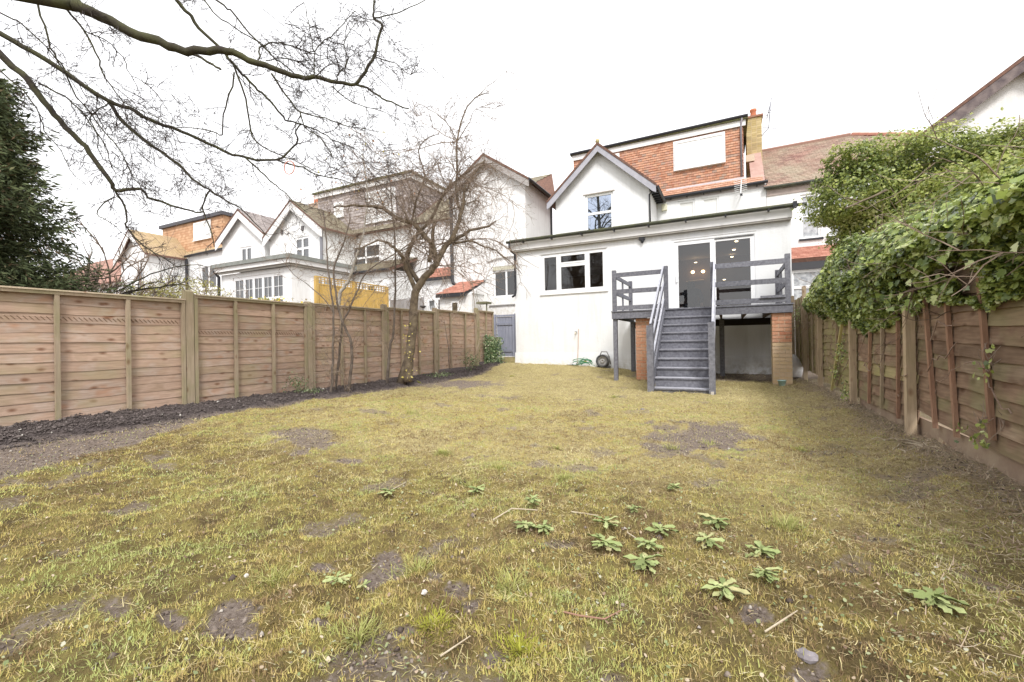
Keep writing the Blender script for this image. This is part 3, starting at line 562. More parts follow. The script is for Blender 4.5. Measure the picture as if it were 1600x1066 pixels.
# ------------------------------------------------------------------ the white house
H = thing('white_house', (-2.3, 12.6, .1), 'white rendered house with flat-roofed extension, gabled wing and orange tile-hung loft', 'house')
def wall_open(name, x0, x1, z0, z1, y, openings, mat, parent, thick=.28, extra=()):
    """wall facing the garden at plane y with rectangular openings and their reveals"""
    xs = sorted({x0, x1, *[o[0] for o in openings], *[o[1] for o in openings]}); zs = sorted({z0, z1, *[o[2] for o in openings], *[o[3] for o in openings]}); mb = MB()
    def hole(a, b_): return any(o[0] < a < o[1] and o[2] < b_ < o[3] for o in openings)
    for i in range(len(xs)-1):
        for j in range(len(zs)-1):
            if hole((xs[i]+xs[i+1])/2, (zs[j]+zs[j+1])/2): continue
            for yy_ in (y, y+thick): mb.add([(xs[i], yy_, zs[j]), (xs[i+1], yy_, zs[j]), (xs[i+1], yy_, zs[j+1]), (xs[i], yy_, zs[j+1])], [(0, 1, 2, 3)])
    for o in openings:
        for q in ([(o[0], o[2]), (o[1], o[2])], [(o[1], o[2]), (o[1], o[3])], [(o[1], o[3]), (o[0], o[3])], [(o[0], o[3]), (o[0], o[2])]):
            mb.add([(q[0][0], y, q[0][1]), (q[1][0], y, q[1][1]), (q[1][0], y+thick, q[1][1]), (q[0][0], y+thick, q[0][1])], [(0, 1, 2, 3)])
    for q in (x0, x1): mb.add([(q, y, z0), (q, y+thick, z0), (q, y+thick, z1), (q, y, z1)], [(0, 1, 2, 3)])
    mb.add([(x0, y, z1), (x1, y, z1), (x1, y+thick, z1), (x0, y+thick, z1)], [(0, 1, 2, 3)])
    return part(name, mb, mat, parent)
def window(parent, x0, x1, z0, z1, y, cols=(1,), trans=(), fr=.06, gl=None, dep=.06, sill=True, mat=None, name='window', back=None, bars=0, backd=.12, sillproud=.06, subf=0.):
    """framed window: frame > pane(s) > ; cols = relative widths, trans = {col: [z splits as fractions]}"""
    mat = mat or upvc; gl = gl or clear_glass; mb = MB(); tot = sum(cols)
    mb.box(x0, x1, y, y+dep, z1-fr, z1); mb.box(x0, x1, y, y+dep, z0, z0+fr); mb.box(x0, x0+fr, y, y+dep, z0+fr, z1-fr); mb.box(x1-fr, x1, y, y+dep, z0+fr, z1-fr)
    panes = []; ix0, ix1 = x0+fr, x1-fr; c = ix0; W = ix1-ix0
    for i, cw in enumerate(cols):
        a, b_ = c, c+W*cw/tot; c = b_
        if i: a += fr/2; mb.box(a-fr, a, y+.001, y+dep-.001, z0+fr, z1-fr)
        if i < len(cols)-1: b_ -= fr/2
        zz = [z0+fr]+[z0+fr+(z1-z0-2*fr)*t for t in (trans[i] if i < len(trans) else [])]+[z1-fr]
        for j in range(len(zz)-1):
            p0, p1 = zz[j], zz[j+1]
            if j: p0 += fr/2; mb.box(a, b_, y+.002, y+dep-.002, p0-fr, p0)
            if j < len(zz)-2: p1 -= fr/2
            if subf:
                mb.box(a, b_, y-.012, y+.03, p1-subf, p1).box(a, b_, y-.012, y+.03, p0, p0+subf).box(a, a+subf, y-.012, y+.03, p0+subf, p1-subf).box(b_-subf, b_, y-.012, y+.03, p0+subf, p1-subf)
            panes.append((a, b_, p0, p1))
            for k in range(1, bars+1):
                xx = a+(b_-a)*k/(bars+1); mb.box(xx-.011, xx+.011, y+.012, y+.03, p0, p1)
            if bars: mb.box(a, b_, y+.011, y+.031, (p0+p1)/2-.011, (p0+p1)/2+.011)
    f = part(name, mb, mat, parent); lev2 = parent.parent is None
    for a, b_, p0, p1 in panes:
        g = MB().add([(a, y+.035, p0), (b_, y+.035, p0), (b_, y+.035, p1), (a, y+.035, p1)], [(0, 1, 2, 3)]); part('pane', g, gl, f if lev2 else parent)
    if back: part('blind', MB().box(x0+.01, x1-.01, y+backd, y+backd+.01, z0+.01, z1-.01), back, f if lev2 else parent)
    if sill: part('sill', MB().box(x0-.05, x1+.05, y-sillproud, y+.03, z0-.05, z0-.002), mat, f if lev2 else parent)
    return f
# extension
YE = 12.6; EX0, EX1 = -6.07, 1.46; ZT = 3.87
wall_open('wall', EX0, EX1, -.1, ZT, YE, [(-5.15, -3.11, 2.44, 3.655), (-1.24, .68, 1.6, 3.60)], white_wall, H)
part('wall', MB().box(EX0, EX0+.28, YE+.281, 17.4, -.1, ZT), white_wall, H); part('wall', MB().box(EX1-.28, EX1, YE+.281, 18.49, -.1, ZT), white_wall, H)
# rendered plinth flare and horizontal crack line near the ground
part('plinth', MB().prism([(YE-.002, .62), (YE-.05, .1), (YE-.055, -.1), (YE+.01, -.1), (YE+.01, .62)], 0, EX0-.03, -2.2), white_wall, H)
part('plinth', MB().prism([(YE-.002, .5), (YE-.03, .46), (YE-.045, -.1), (YE+.01, -.1), (YE+.01, .5)], 0, -2.19, EX1), white_wall, H)
part('fascia', MB().box(EX0-.08, EX1+.02, YE-.13, YE+.15, ZT+.002, 4.14), fascia_m, H)
part('soffit_shadow_strip', MB().box(EX0-.04, EX1, YE-.115, YE+.0, 3.825, 3.869), M('brown_grey_strip', (.3, .28, .25), (.36, .34, .3)), H)  # added strip under the fascia; its dark colour stands in for the shadow line
part('roof', MB().box(EX0-.1, EX1+.06, YE-.17, 18.48, 4.142, 4.2), moss_edge, H)
g = MB(); 
for i in range(9):
    x0 = EX0-.12+i*.86; 
gp = [(YE-.24+.055*math.cos(a), 4.135+.055*math.sin(a)) for a in [math.pi+k*math.pi/8 for k in range(9)]]+[(YE-.19, 4.15), (YE-.29, 4.15)]
part('gutter', MB().prism(gp, 0, EX0-.16, EX1+.14), gutter_m, H)
for i in range(8): xx = EX0+.4+i*.95; part('gutter_bracket', MB().box(xx-.018, xx+.018, YE-.31, YE-.131, 4.06, 4.1), black_m, H)
part('gutter_end', MB().box(EX1+.02, EX1+.1, YE-.31, YE-.16, 4.06, 4.2).tube([(EX1+.05, YE-.24, 4.13), (EX1+.3, YE-.24, 4.12)], .035, 10), black_m, H)
part('downpipe', MB().tube([(EX0-.06, YE-.24, 4.1), (EX0-.06, YE-.24, 3.95), (EX0-.02, YE-.16, 3.84), (EX0+.045, YE-.06, 3.76), (EX0+.045, YE-.05, 2.6), (EX0+.03, YE-.08, 2.45), (EX0-.06, YE-.1, 2.4)], .037, 10), black_m, H, True)
part('lintel_strip', MB().box(-5.2, -3.07, YE-.012, YE+.01, 3.655, 3.67), M('thin_grey_bead', (.5, .49, .47)), H)
window(H, -5.15, -3.11, 2.44, 3.655, YE+.02, (1, 1.75, 1), ((), (.72,), ()), fr=.055, subf=.045)
part('lintel_strip', MB().box(-1.3, .72, YE-.01, YE+.01, 3.66, 3.668), M('thin_grey_bead', (.5, .49, .47)), H)
# patio door
D = part('patio_door', MB().box(-1.24, .68, YE+.02, YE+.1, 3.5, 3.6).box(-1.24, -1.14, YE+.02, YE+.1, 1.6, 3.5).box(.58, .68, YE+.02, YE+.1, 1.6, 3.5).box(-.35, -.22, YE+.018, YE+.102, 1.6, 3.5).box(-1.14, -.35, YE+.02, YE+.1, 1.6, 1.68).box(-.22, .58, YE+.02, YE+.1, 1.6, 1.68), upvc, H)
for a, b_ in ((-1.14, -.35), (-.22, .58)): part('pane', MB().add([(a, YE+.06, 1.68), (b_, YE+.06, 1.68), (b_, YE+.06, 3.5), (a, YE+.06, 3.5)], [(0, 1, 2, 3)]), clear_glass, D)
part('handle', MB().box(-1.2, -1.165, YE-.03, YE+.019, 2.5, 2.72), upvc, D)
part('vent_strip', MB().box(-.24, .66, YE-.004, YE+.02, 3.56, 3.575), black_m, D)
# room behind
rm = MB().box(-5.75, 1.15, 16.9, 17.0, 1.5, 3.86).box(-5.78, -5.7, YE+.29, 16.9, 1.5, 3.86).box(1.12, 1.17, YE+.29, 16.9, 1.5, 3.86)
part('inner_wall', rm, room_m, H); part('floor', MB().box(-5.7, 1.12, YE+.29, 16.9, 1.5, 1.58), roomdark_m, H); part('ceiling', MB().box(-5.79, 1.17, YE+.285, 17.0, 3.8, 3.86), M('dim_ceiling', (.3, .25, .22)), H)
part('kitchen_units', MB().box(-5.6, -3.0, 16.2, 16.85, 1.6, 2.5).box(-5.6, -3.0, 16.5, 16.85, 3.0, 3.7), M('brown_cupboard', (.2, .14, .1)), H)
spot = emit('warm_downlight', (1, .8, .5), 11); spot2 = emit('warm_wall_lamp', (1, .68, .3), 11)
for px_, py_ in ((1150.6, 377), (1146.9, 390.2), (1143.7, 401.2), (1131.8, 436.8), (1087, 410)):
    p = ray(px_, py_); t = (3.79-EYE)/p.z; q = p*t
    if q.y > 16.6: t = 16.5/p.y; q = p*t
    part('downlight', MB().lathe([(0, .0), (.04, 0), (.045, .01)], (q.x, q.y, q.z+EYE-.012), 12), spot, H)
for px_, py_ in ((1082.5, 425.5), (1098.5, 424.5)):
    q = pY(px_, py_, 16.7); part('wall_lamp', MB().lathe([(.0, -.05), (.05, -.03), (.06, .02), (.03, .05), (0, .055)], q, 12), spot2, H, True)
part('picture_rail', MB().tube([tuple(pY(1072, 440, 16.85)), tuple(pY(1100, 437, 16.85))], .02, 5), M('pale_shelf', (.5, .4, .33)), H)
# fittings
t = thing('security_light', tuple(pY(1003, 372, 12.6)), 'black security light high on the white extension wall', 'light'); p = pY(1003, 372, 12.55)
part('housing', MB().box(p.x-.075, p.x+.075, 12.5, 12.6, p.z-.06, p.z+.04), black_m, t); part('sensor', MB().lathe([(0, -.15), (.03, -.14), (.045, -.09), (.04, -.06)], (p.x+.01, 12.54, p.z), 12), black_m, t, True)
t = thing('outside_tap', tuple(pY(900, 520, 12.6)), 'brass outside tap on the white wall beside a thin copper pipe', 'tap'); p = pY(900, 520, 12.55)
brass = M('dull_brass', (.35, .3, .2), rough=.4, metal=.6)
part('body', MB().tube([(p.x, 12.6, p.z), (p.x, 12.5, p.z), (p.x, 12.48, p.z-.05)], .013, 8), brass, t); part('handle', MB().box(p.x-.035, p.x+.035, 12.53, 12.545, p.z+.02, p.z+.035), black_m, t)
part('pipe', MB().tube([(pY(904, 514, 12.58)), tuple(pY(903.5, 540, 12.58)), tuple(pY(902, 571, 12.53))], .011, 8), M('copper_pink_pipe', (.62, .45, .37), rough=.5), t); part('drain_tray', MB().box(-4.3, -4.0, 12.42, 12.53, .2, .25), black_m, t)
# hose, reel
hose = M('green_hose', (.05, .22, .1), rough=.35); hx, hy, hz = -3.75, 12.3, gh(-3.75, 12.3)
mb = MB()
for l in range(7):
    r0 = random.uniform(.1, .19); cx, cy = hx+random.uniform(-.12, .12), hy+random.uniform(-.06, .04); tl = random.uniform(-.35, .5)
    mb.tube([(cx+r0*1.15*math.cos(a), cy+r0*.7*math.sin(a), hz+.03+.02*l+.06*abs(math.sin(a+tl))+max(0, tl)*.12*math.cos(a)) for a in np.linspace(0, 6.6, 22)], .009, 6)
mb.tube([(-4.15, 12.45, hz+.05), (-4.05, 12.35, hz+.02), (-3.95, 12.3, hz+.03), (-3.8, 12.28, hz+.06)], .009, 6)
mb.tube([(hx-.1, hy, hz+.05), (hx-.02, hy+.05, hz+.24), (hx+.1, hy+.03, hz+.22), (hx+.25, hy, hz+.04), (hx+.35, hy-.03, hz+.02)], .008, 6)
hs = thing('garden_hose', (hx, hy, hz), 'coiled green garden hose heaped against the white wall', 'hose'); part('coils', mb, hose, hs, True)
part('reducer', MB().tube([(hx+.0, hy, hz+.14), (hx+.1, hy-.02, hz+.13)], .014, 8), M('yellow_fitting', (.7, .5, .12)), hs)
rl = thing('hose_reel', (-3.22, 12.36, gh(-3.22, 12.3)), 'grey cased hose reel with carrying handle standing beside the green hose', 'hose reel'); gr = M('grey_reel_plastic', (.2, .2, .19), (.28, .27, .26), rough=.5); grd = M('dark_reel_plastic', (.07, .07, .075), rough=.4)
cz = gh(-3.22, 12.3)+.19
part('case', MB().lathe([(.0, .1), (.17, .1), (.185, .08), (.185, -.06), (.17, -.08), (.12, -.085)], (-3.2, 12.4, cz), 24, 'Y'), gr, rl, True)
part('drum', MB().lathe([(.12, -.07), (.115, -.03), (.06, -.03), (.055, -.09), (.03, -.09), (.0, -.03)], (-3.2, 12.4, cz), 20, 'Y'), M('light_grey_drum', (.42, .41, .4)), rl, True)
part('rim', MB().lathe([(.175, -.075), (.185, -.1), (.145, -.1), (.14, -.07)], (-3.2, 12.4, cz), 24, 'Y'), grd, rl, True)
part('handle', MB().tube([(-3.29, 12.42, cz+.15), (-3.25, 12.42, cz+.26), (-3.1, 12.44, cz+.26), (-3.03, 12.44, cz+.12), (-2.99, 12.44, cz-.1)], .018, 8), gr, rl, True)
part('foot', MB().box(-3.36, -3.0, 12.34, 12.5, cz-.2, cz-.15), grd, rl)
# wing with gable
WX0, WX1, YW, ZE, ZA = -6.07, -2.45, 16.5, 6.66, 8.3
def gable_wing(parent, x0, x1, y0, y1, z0, ze, za, wallm, opens=(), over=.3, barge=None, bw=.24, tile=None, roofm=None, bd=.035, xa=None):
    xa = xa if xa is not None else (x0+x1)/2
    if opens: wall_open('wall', x0, x1, z0, ze, y0, opens, wallm, parent)
    else: part('wall', MB().box(x0, x1, y0, y0+.28, z0, ze), wallm, parent)
    part('gable', MB().prism([(x0, ze+.001), (x1, ze+.001), (xa, za)], 1, y0+.002, y0+.28), wallm, parent)
    part('wall', MB().box(x0+.002, x0+.28, y0+.281, y1, z0, ze), wallm, parent); part('wall', MB().box(x1-.28, x1-.002, y0+.281, y1, z0, ze), wallm, parent)
    for s, xe in ((-1, x0), (1, x1)):
        sl = (za-ze)/abs(xa-xe); ex, ez = xe+s*.28, ze-.28*sl; nx = sl/math.hypot(1, sl)*.07*s; nz_ = .07/math.hypot(1, sl)
        o = part('roof', MB().prism([(xa, za+.06), (ex, ez+.06), (ex, ez+.15), (xa, za+.17)], 1, y0-over, y1), roofm or tile_m_edge, parent)
        if barge: part('barge_board', MB().prism([(xa, za+.055), (ex, ez+.055), (ex, ez+.055-bw), (ex-s*.12, ez+.055-bw+.12*sl*.6), (xa, za+.055-bw)], 1, y0-over+.02, y0-over+.02+bd), barge, parent)
        if tile: tile_slope(parent, Vector((xa, y0-over, za+.17)), Vector((ex, y0-over, ez+.15)), y1-y0+over, tile)
def tile_slope(parent, top, bot, length, mat, gauge=.11, tw=.17, name='tiles', yy=1):
    """roof slope whose courses run along +Y"""
    top, bot = Vector(top), Vector(bot); d = (bot-top); n_ = int(d.length/gauge); d.normalize(); nrm = d.cross(Vector((0, 1, 0))); nrm = nrm if nrm.z > 0 else -nrm; mb = MB(); cols = int(length/tw)
    for i in range(n_):
        for j in range(cols):
            a = top+d*(i*gauge)+Vector((0, j*tw+(i % 2)*tw/2*.0, 0)); b_ = a+d*(gauge*1.05); o = nrm*(.012+random.uniform(0, .006)); e = Vector((0, tw*.96, 0))
            mb.add([a+nrm*.002, a+e+nrm*.002, b_+e+o, b_+o, b_+e, b_], [(0, 1, 2, 3), (3, 2, 4, 5)], random.random())
    return part(name, mb, mat, parent, kind='stuff')
def tile_face(parent, O, U, V, poly, mat, gauge=.1, tw=.165, name='tiles', lift=.02):
    """hung or pitched tiles on the plane O + u U + v V (metres), clipped to a polygon in (u, v)"""
    O, U, V = Vector(O), Vector(U).normalized(), Vector(V).normalized(); nrm = U.cross(V); mb = MB()
    def inside(u, v):
        c = False
        for i in range(len(poly)):
            (x1, y1), (x2, y2) = poly[i], poly[i-1]
            if (y1 > v) != (y2 > v) and u < (x2-x1)*(v-y1)/(y2-y1)+x1: c = not c
        return c
    us = [p[0] for p in poly]; vs_ = [p[1] for p in poly]; v = min(vs_); r = 0
    while v < max(vs_):
        u = min(us)-(r % 2)*tw/2
        while u < max(us):
            if inside(u+tw/2, v+gauge/2):
                o = nrm*(lift+random.uniform(0, .007)); j = random.uniform(-.004, .004); g_ = min(u+tw*.965, max(us)); l_ = max(u, min(us))
                a, b_ = O+U*l_+V*(v+j), O+U*g_+V*(v+j); c_, d_ = O+U*g_+V*(v+gauge*1.04), O+U*l_+V*(v+gauge*1.04)
                mb.add([a+o, b_+o, c_+nrm*.004, d_+nrm*.004, a, b_], [(0, 1, 2, 3), (5, 1, 0, 4), (0, 3, 4), (1, 5, 2)], random.random())
            u += tw
        v += gauge; r += 1
    return part(name, mb, mat, parent, kind='stuff')
tile_m_edge = M('dark_brown_roof_edge', (.12, .07, .055), (.2, .11, .08), scale=12, rough=.9)
gable_wing(H, WX0, WX1, YW, 20, 3.5, ZE, ZA, white_wall, opens=[(-4.86, -3.76, 5.14, 6.62)], barge=fascia_grey)
part('finial', MB().lathe([(0, .1), (.06, .08), (.09, .0), (.06, -.06)], ((WX0+WX1)/2, YW-.25, ZA+.2), 8), M('mossy_cream_finial', (.45, .38, .2)), H)
window(H, -4.86, -3.76, 5.14, 6.62, YW+.05, (1,), ((.5,),), fr=.09, gl=mirror_glass, back=blind_m)
part('lintel_strip', MB().box(-4.93, -3.7, YW-.02, YW+.01, 6.62, 6.655), M('brown_lintel', (.36, .32, .28)), H)
mb = MB()
for i in range(7): yy = YW+.1+i*.28; mb.box(WX1+.003, WX1+.27, yy, yy+.06, 6.42, 6.5)
part('rafter_feet', mb, black_m, H); part('gutter', MB().tube([(WX1+.33, YW-.1, 6.47), (WX1+.33, 18.35, 6.47)], .05, 8), black_m, H)
part('downpipe', MB().tube([(WX1+.3, YW-.02, 6.45), (WX1+.02, YW-.05, 6.25), (WX1+.04, YW-.05, 4.2)], .03, 8), black_m, H, True)
# recessed main wall, roof sliver, loft
YM = 18.5
wall_open('wall', WX1-.3, 1.4, 3.5, 6.66, YM, [(-1.64, -1.03, 5.1, 6.44), (-.77, -.17, 5.1, 6.42)], white_wall, H)
for a, b_ in ((-1.64, -1.03), (-.77, -.17)): window(H, a, b_, 5.1, 6.43, YM+.03, (1,), ((.42,),), fr=.07, gl=blind_m)
part('eaves_board', MB().box(WX1+.35, 1.36, YM-.02, YM+.02, 6.5, 6.66), M('mauve_board', (.4, .36, .36), (.5, .46, .46)), H)  # mauve-grey board along the eaves
part('gutter', MB().tube([(WX1+.32, YM-.13, 6.62), (1.45, YM-.13, 6.66)], .06, 8), black_m, H)
for i in range(6): xx = -1.9+i*.6; part('gutter_bracket', MB().box(xx-.015, xx+.015, YM-.12, YM-.01, 6.54, 6.6), black_m, H)
part('roof', MB().prism([(YM-.12, 6.68), (YM+.1, 6.84), (YM+.1, 6.7), (YM-.1, 6.64)], 0, WX1+.1, 1.36), tile_m_edge, H)
tile_face(H, (WX1+.2, YM-.14, 6.69), (1, 0, 0), (0, .24, .24), [(0, 0), (3.55, 0), (3.55, .42), (0, .42)], tile_eave, gauge=.14)
part('flashing', MB().box(-2.1, .72, YM+.135, YM+.15, 6.98, 7.05), lead_m, H)
dl = part('dormer', MB().box(-6.0, .68, YM+.2, 22, 7.0, 9.0), M('loft_sheathing', (.35, .16, .1)), H)
part('window_lining', MB().box(-1.8, .08, YM+.16, YM+.21, 7.7, 8.92), white_wall, dl)
tile_face(dl, (-6.0, YM+.2, 7.02), (1, 0, 0), (0, 0, 1), [(0, 0), (6.68, 0), (6.68, 1.95), (6.1, 1.95), (6.1, 1.95), (0, 1.95)], tile_orange, gauge=.098)
tile_face(dl, (.68, YM+.2, 7.02), (0, 1, 0), (0, 0, 1), [(0, 0), (3, 0), (3, 1.95), (0, 1.95)], tile_orange, gauge=.098)
part('fascia', MB().box(-6.05, .78, YM+.12, YM+.165, 8.98, 9.2), fascia_m, dl); part('roof', MB().box(-6.1, .86, YM+.05, 22, 9.2, 9.25), moss_edge, dl)
part('gutter', MB().tube([(-6.1, YM+.06, 9.26), (.86, YM+.06, 9.31)], .06, 8), black_m, dl)
part('downpipe', MB().tube([(.66, YM+.06, 9.25), (.62, YM+.14, 9.0), (.62, YM+.14, 7.1)], .035, 8), M('grey_downpipe', (.25, .23, .25)), dl, True)
window(dl, -1.74, .03, 7.76, 8.86, YM+.12, (1, 1), ((), ()), fr=.06, gl=far_glass, back=blind_m, backd=.02, sillproud=.05)
part('vent_box', MB().box(-4.15, -3.95, YM+.1, YM+.19, 8.72, 8.9), upvc, dl)
# party wall and chimney
part('party_wall', MB().prism([(YM-.1, 6.72), (YM+.12, 6.72), (YM+1.9, 8.35), (YM+1.6, 8.4), (YM+.1, 6.95)], 0, .92, 1.36), M('pink_brown_slab', (.4, .25, .21), (.47, .32, .27), scale=4), H)
part('party_wall_cap', MB().box(.8, 1.1, YM+1.0, YM+1.3, 7.9, 8.16), M('cream_stone', (.62, .52, .4)), H)
ch = thing('brick_chimney', (1.12, 20.6, 8), 'yellow brick chimney with one red pot between the loft and the plum roof', 'chimney')
stock = attr_mat('yellow_stock_brick', [(0, (.42, .32, .14)), (.5, (.56, .45, .24)), (1, (.38, .3, .16))])
mb = MB()
CX0, CX1, CY0, CY1 = .86, 1.42, 20.2, 21.1
for i in range(28):
    z0 = 7.6+i*.082
    for j in range(3): a = CX0+j*.187; mb.box(a+.006, a+.181, CY0, CY0+.1, z0+.005, z0+.077, random.random())
    for j in range(4): a = CY0+.11+j*.2; mb.box(CX1-.09, CX1, a+.005, a+.19, z0+.005, z0+.077, random.random()); mb.box(CX0, CX0+.09, a+.005, a+.19, z0+.005, z0+.077, random.random())
part('brickwork', mb, stock, ch, kind='stuff'); part('mortar_core', MB().box(CX0+.008, CX1-.008, CY0+.008, CY1, 7.5, 9.9), mortar, ch)
part('cap', MB().box(CX0-.05, CX1+.05, CY0-.05, CY1+.03, 9.895, 9.97), M('dark_red_brick_cap', (.3, .15, .1)), ch)
part('chimney_pot', MB().lathe([(.11, 0), (.12, .1), (.1, .3), (.13, .33), (.13, .4), (.09, .4), (.09, .1)], (1.14, 20.55, 9.97), 14), M('terracotta', (.55, .2, .11)), ch, True)
def aerial(label, base, mastpts, boom, els, mat, r=.02, name='tv_aerial'):
    t = thing(name, base, label, 'aerial'); part('mast', MB().tube(mastpts, r, 6), mat, t, True); b0, b1 = Vector(boom[0]), Vector(boom[1]); part('boom', MB().tube([b0, b1], r*.7, 5), mat, t)
    for i in range(els[0]):
        c = b0.lerp(b1, i/(els[0]-1)); d = Vector(els[1])*(els[2]*(1-.35*i/els[0])); part('element', MB().tube([c-d, c+d], r*.45, 4), mat, t)
    return t
alu = M('grey_aluminium', (.2, .2, .22), rough=.4, metal=.5); alul = M('pale_aluminium', (.75, .75, .75), rough=.4)
a0, a1_, a2_ = pY(1190, 213, 20.6), pY(1201, 200, 20.6), pY(1204, 160, 20.6)
aerial('tall thin television aerial rising from the yellow chimney', tuple(a0), [tuple(a0), tuple(a1_), tuple(pY(1202.5, 182, 20.6)), tuple(a2_)], (tuple(pY(1192, 199, 20.6)), tuple(pY(1219, 202, 20.6))), (5, (.15, 1, .3), .1), alu)
b0, b1 = pY(1198, 186, 20.55), pY(1206, 152, 20.55); t = aerial('slim upright whip aerial above the chimney aerial', tuple(b0), [tuple(b0), tuple(b1)], (tuple(pY(1195, 184, 20.5)), tuple(pY(1205, 172, 20.5))), (4, (1, 0, -.3), .16), alu, .016)
c0 = pY(1158, 300, 18.1)
t = thing('square_aerial', tuple(c0), 'white grid-like television aerial fixed under the eaves below the loft', 'aerial')
for k in range(7): z = -.1+k*.075; part('element', MB().tube([(c0.x-.22, 18.1+.02*k, c0.z+z+.12), (c0.x+.2, 18.1+.02*k, c0.z+z+.17)], .009, 5), alul, t)
part('boom', MB().tube([(c0.x-.02, 17.95, c0.z-.1), (c0.x+.02, 18.3, c0.z+.5)], .018, 6), alul, t); part('mast', MB().tube([(c0.x, 18.0, c0.z-.12), (c0.x+.02, 18.45, c0.z+.0)], .022, 6), alul, t); part('clamp', MB().box(c0.x-.04, c0.x+.04, 17.96, 18.04, c0.z-.17, c0.z-.1), black_m, t)
p = pY(1038, 324, 18.45); solo('alarm_box', MB().box(p.x-.1, p.x+.1, 18.4, 18.5, p.z-.13, p.z+.12), M('cream_plastic', (.68, .66, .5)), (p.x, 18.45, p.z), 'small cream alarm box under the eaves beside the gabled wing', 'alarm box')

# ------------------------------------------------------------------ deck with stairs
DK = thing('grey_deck', (-.6, 10.5, .05), 'raised grey timber deck with railings, brick piers and a steep stair to the lawn', 'deck')
DX0, DX1, DY0, DZ = -2.36, 1.17, 10.0, 1.6
SX0, SX1 = -1.2, -.24
for x0, x1 in ((DX0, SX0+.02), (SX1-.02, DX1)): part('front_beam', MB().box(x0, x1, DY0, DY0+.045, DZ-.155, DZ-.002), deck_m, DK)
part('front_beam', MB().box(SX0+.021, SX1-.021, DY0+.01, DY0+.05, DZ-.155, DZ-.002), deck_m, DK)
for x0 in (DX0, DX1-.045): part('side_beam', MB().box(x0, x0+.045, DY0+.046, 12.5, DZ-.155, DZ-.002), deck_m, DK)
for i in range(7): xx = DX0+.35+i*.47; part('joist', MB().box(xx, xx+.045, DY0+.06, 12.5, DZ-.15, DZ-.03), M('old_brown_joist', (.1, .07, .055), (.2, .15, .11)), DK)
part('back_beam', MB().box(DX0+.05, DX1-.05, 12.42, 12.5, DZ-.32, DZ-.152), M('dark_stained_beam', (.03, .025, .025)), DK)
nb = 18
for i in range(nb):
    y0 = DY0-.02+i*(12.52-DY0)/nb; part('deck_board', MB().box(DX0-.01, DX1+.01, y0, y0+(12.52-DY0)/nb-.006, DZ, DZ+.026), deck_m, DK)
def post(x, y, z0, z1, s=.09, nm='post', mt_=None): part(nm, MB().box(x-s/2, x+s/2, y-s/2, y+s/2, z0, z1), mt_ or deck_m, DK)
ZR = 2.56; FP = [(DX0+.06, DY0+.046), (SX0+.03, DY0+.046), (SX1-.0, DY0+.046), (DX1-.075, DY0+.046)]
post(DX0+.06, DY0+.09, -.02, DZ-.16); 
for i, (x, y) in enumerate(FP): post(x, y-.0, DZ+.027, ZR+(.03 if i == 3 else 0), .088)
post(DX0+.1, 11.95, .0, DZ-.16, .1); post(DX0+.06, 11.95, DZ+.027, ZR-.02, .088); post(DX1-.075, 11.95, DZ+.027, ZR-.02, .088); post(-.1, 11.9, .0, DZ-.16, .11); post(1.08, 11.9, .0, DZ-.16, .09)
post(DX1-.075, 11.2, DZ+.027, ZR-.12, .04, 'baluster'); post(DX0+.06, 10.95, DZ+.027, ZR-.12, .04, 'baluster')
for zz in (2.445, 2.065, 1.69):
    part('rail', MB().box(FP[0][0]+.044, FP[1][0]-.044, DY0+.002, DY0+.035, zz-.05, zz+.05), deck_m, DK); part('rail', MB().box(FP[2][0]+.044, FP[3][0]-.044, DY0+.002, DY0+.035, zz-.05+.01, zz+.05+.01), deck_m, DK)
for zz in (2.43, 2.05):
    for x in (FP[0][0], FP[3][0]): part('side_rail', MB().box(x-.016, x+.016, DY0+.092, 11.905, zz-.045, zz+.045), deck_m, DK)
part('rail_offcut', MB().box(.62, FP[3][0]-.046, DY0-.03, DY0-.001, 1.74, 1.79), deck_m, DK)
def pier(x0, x1, y0, y1, z0, z1, nbuff):
    P_ = part('pier', MB().box(x0+.012, x1-.012, y0+.012, y1, z0, z1), mortar, DK); L0 = root_off(DK); n_ = int(round((z1-z0)/.073)); hgt = (z1-z0)/n_
    full, half = (x1-x0)*.645, (x1-x0)*.355; mf = {}
    for mt_ in (brick_red, brick_buff):
        for tag_, ln in (('f', full), ('h', half)): mf[mt_.name, tag_] = MB().box(.007, ln-.007, 0, .1, .007, hgt-.007).mesh('brick', mt_)
        mf[mt_.name, 's'] = MB().box(0, .1, .007, .205, .007, hgt-.007).mesh('brick', mt_)
    for i in range(n_):
        z = z0+i*hgt; mt_ = brick_buff if i < nbuff else brick_red; seq = (('f', 0), ('h', full)) if i % 2 else (('h', 0), ('f', half))
        for tg, ox in seq: link('brick', mf[mt_.name, tg], P_, (x0+ox-L0[0], y0+random.uniform(-.003, .003)-L0[1], z-L0[2]))
        for k in range(1): link('brick', mf[mt_.name, 's'], P_, ((x1-.1 if x1 > 0 else x0)-L0[0]+(.002 if x1 > 0 else -.002), y0+.11-L0[1], z-L0[2]))
pier(.81, 1.155, DY0+.05, DY0+.4, -.03, DZ-.158, 12); pier(-1.86, -1.5, DY0+.14, DY0+.48, .05, DZ-.158, 0)
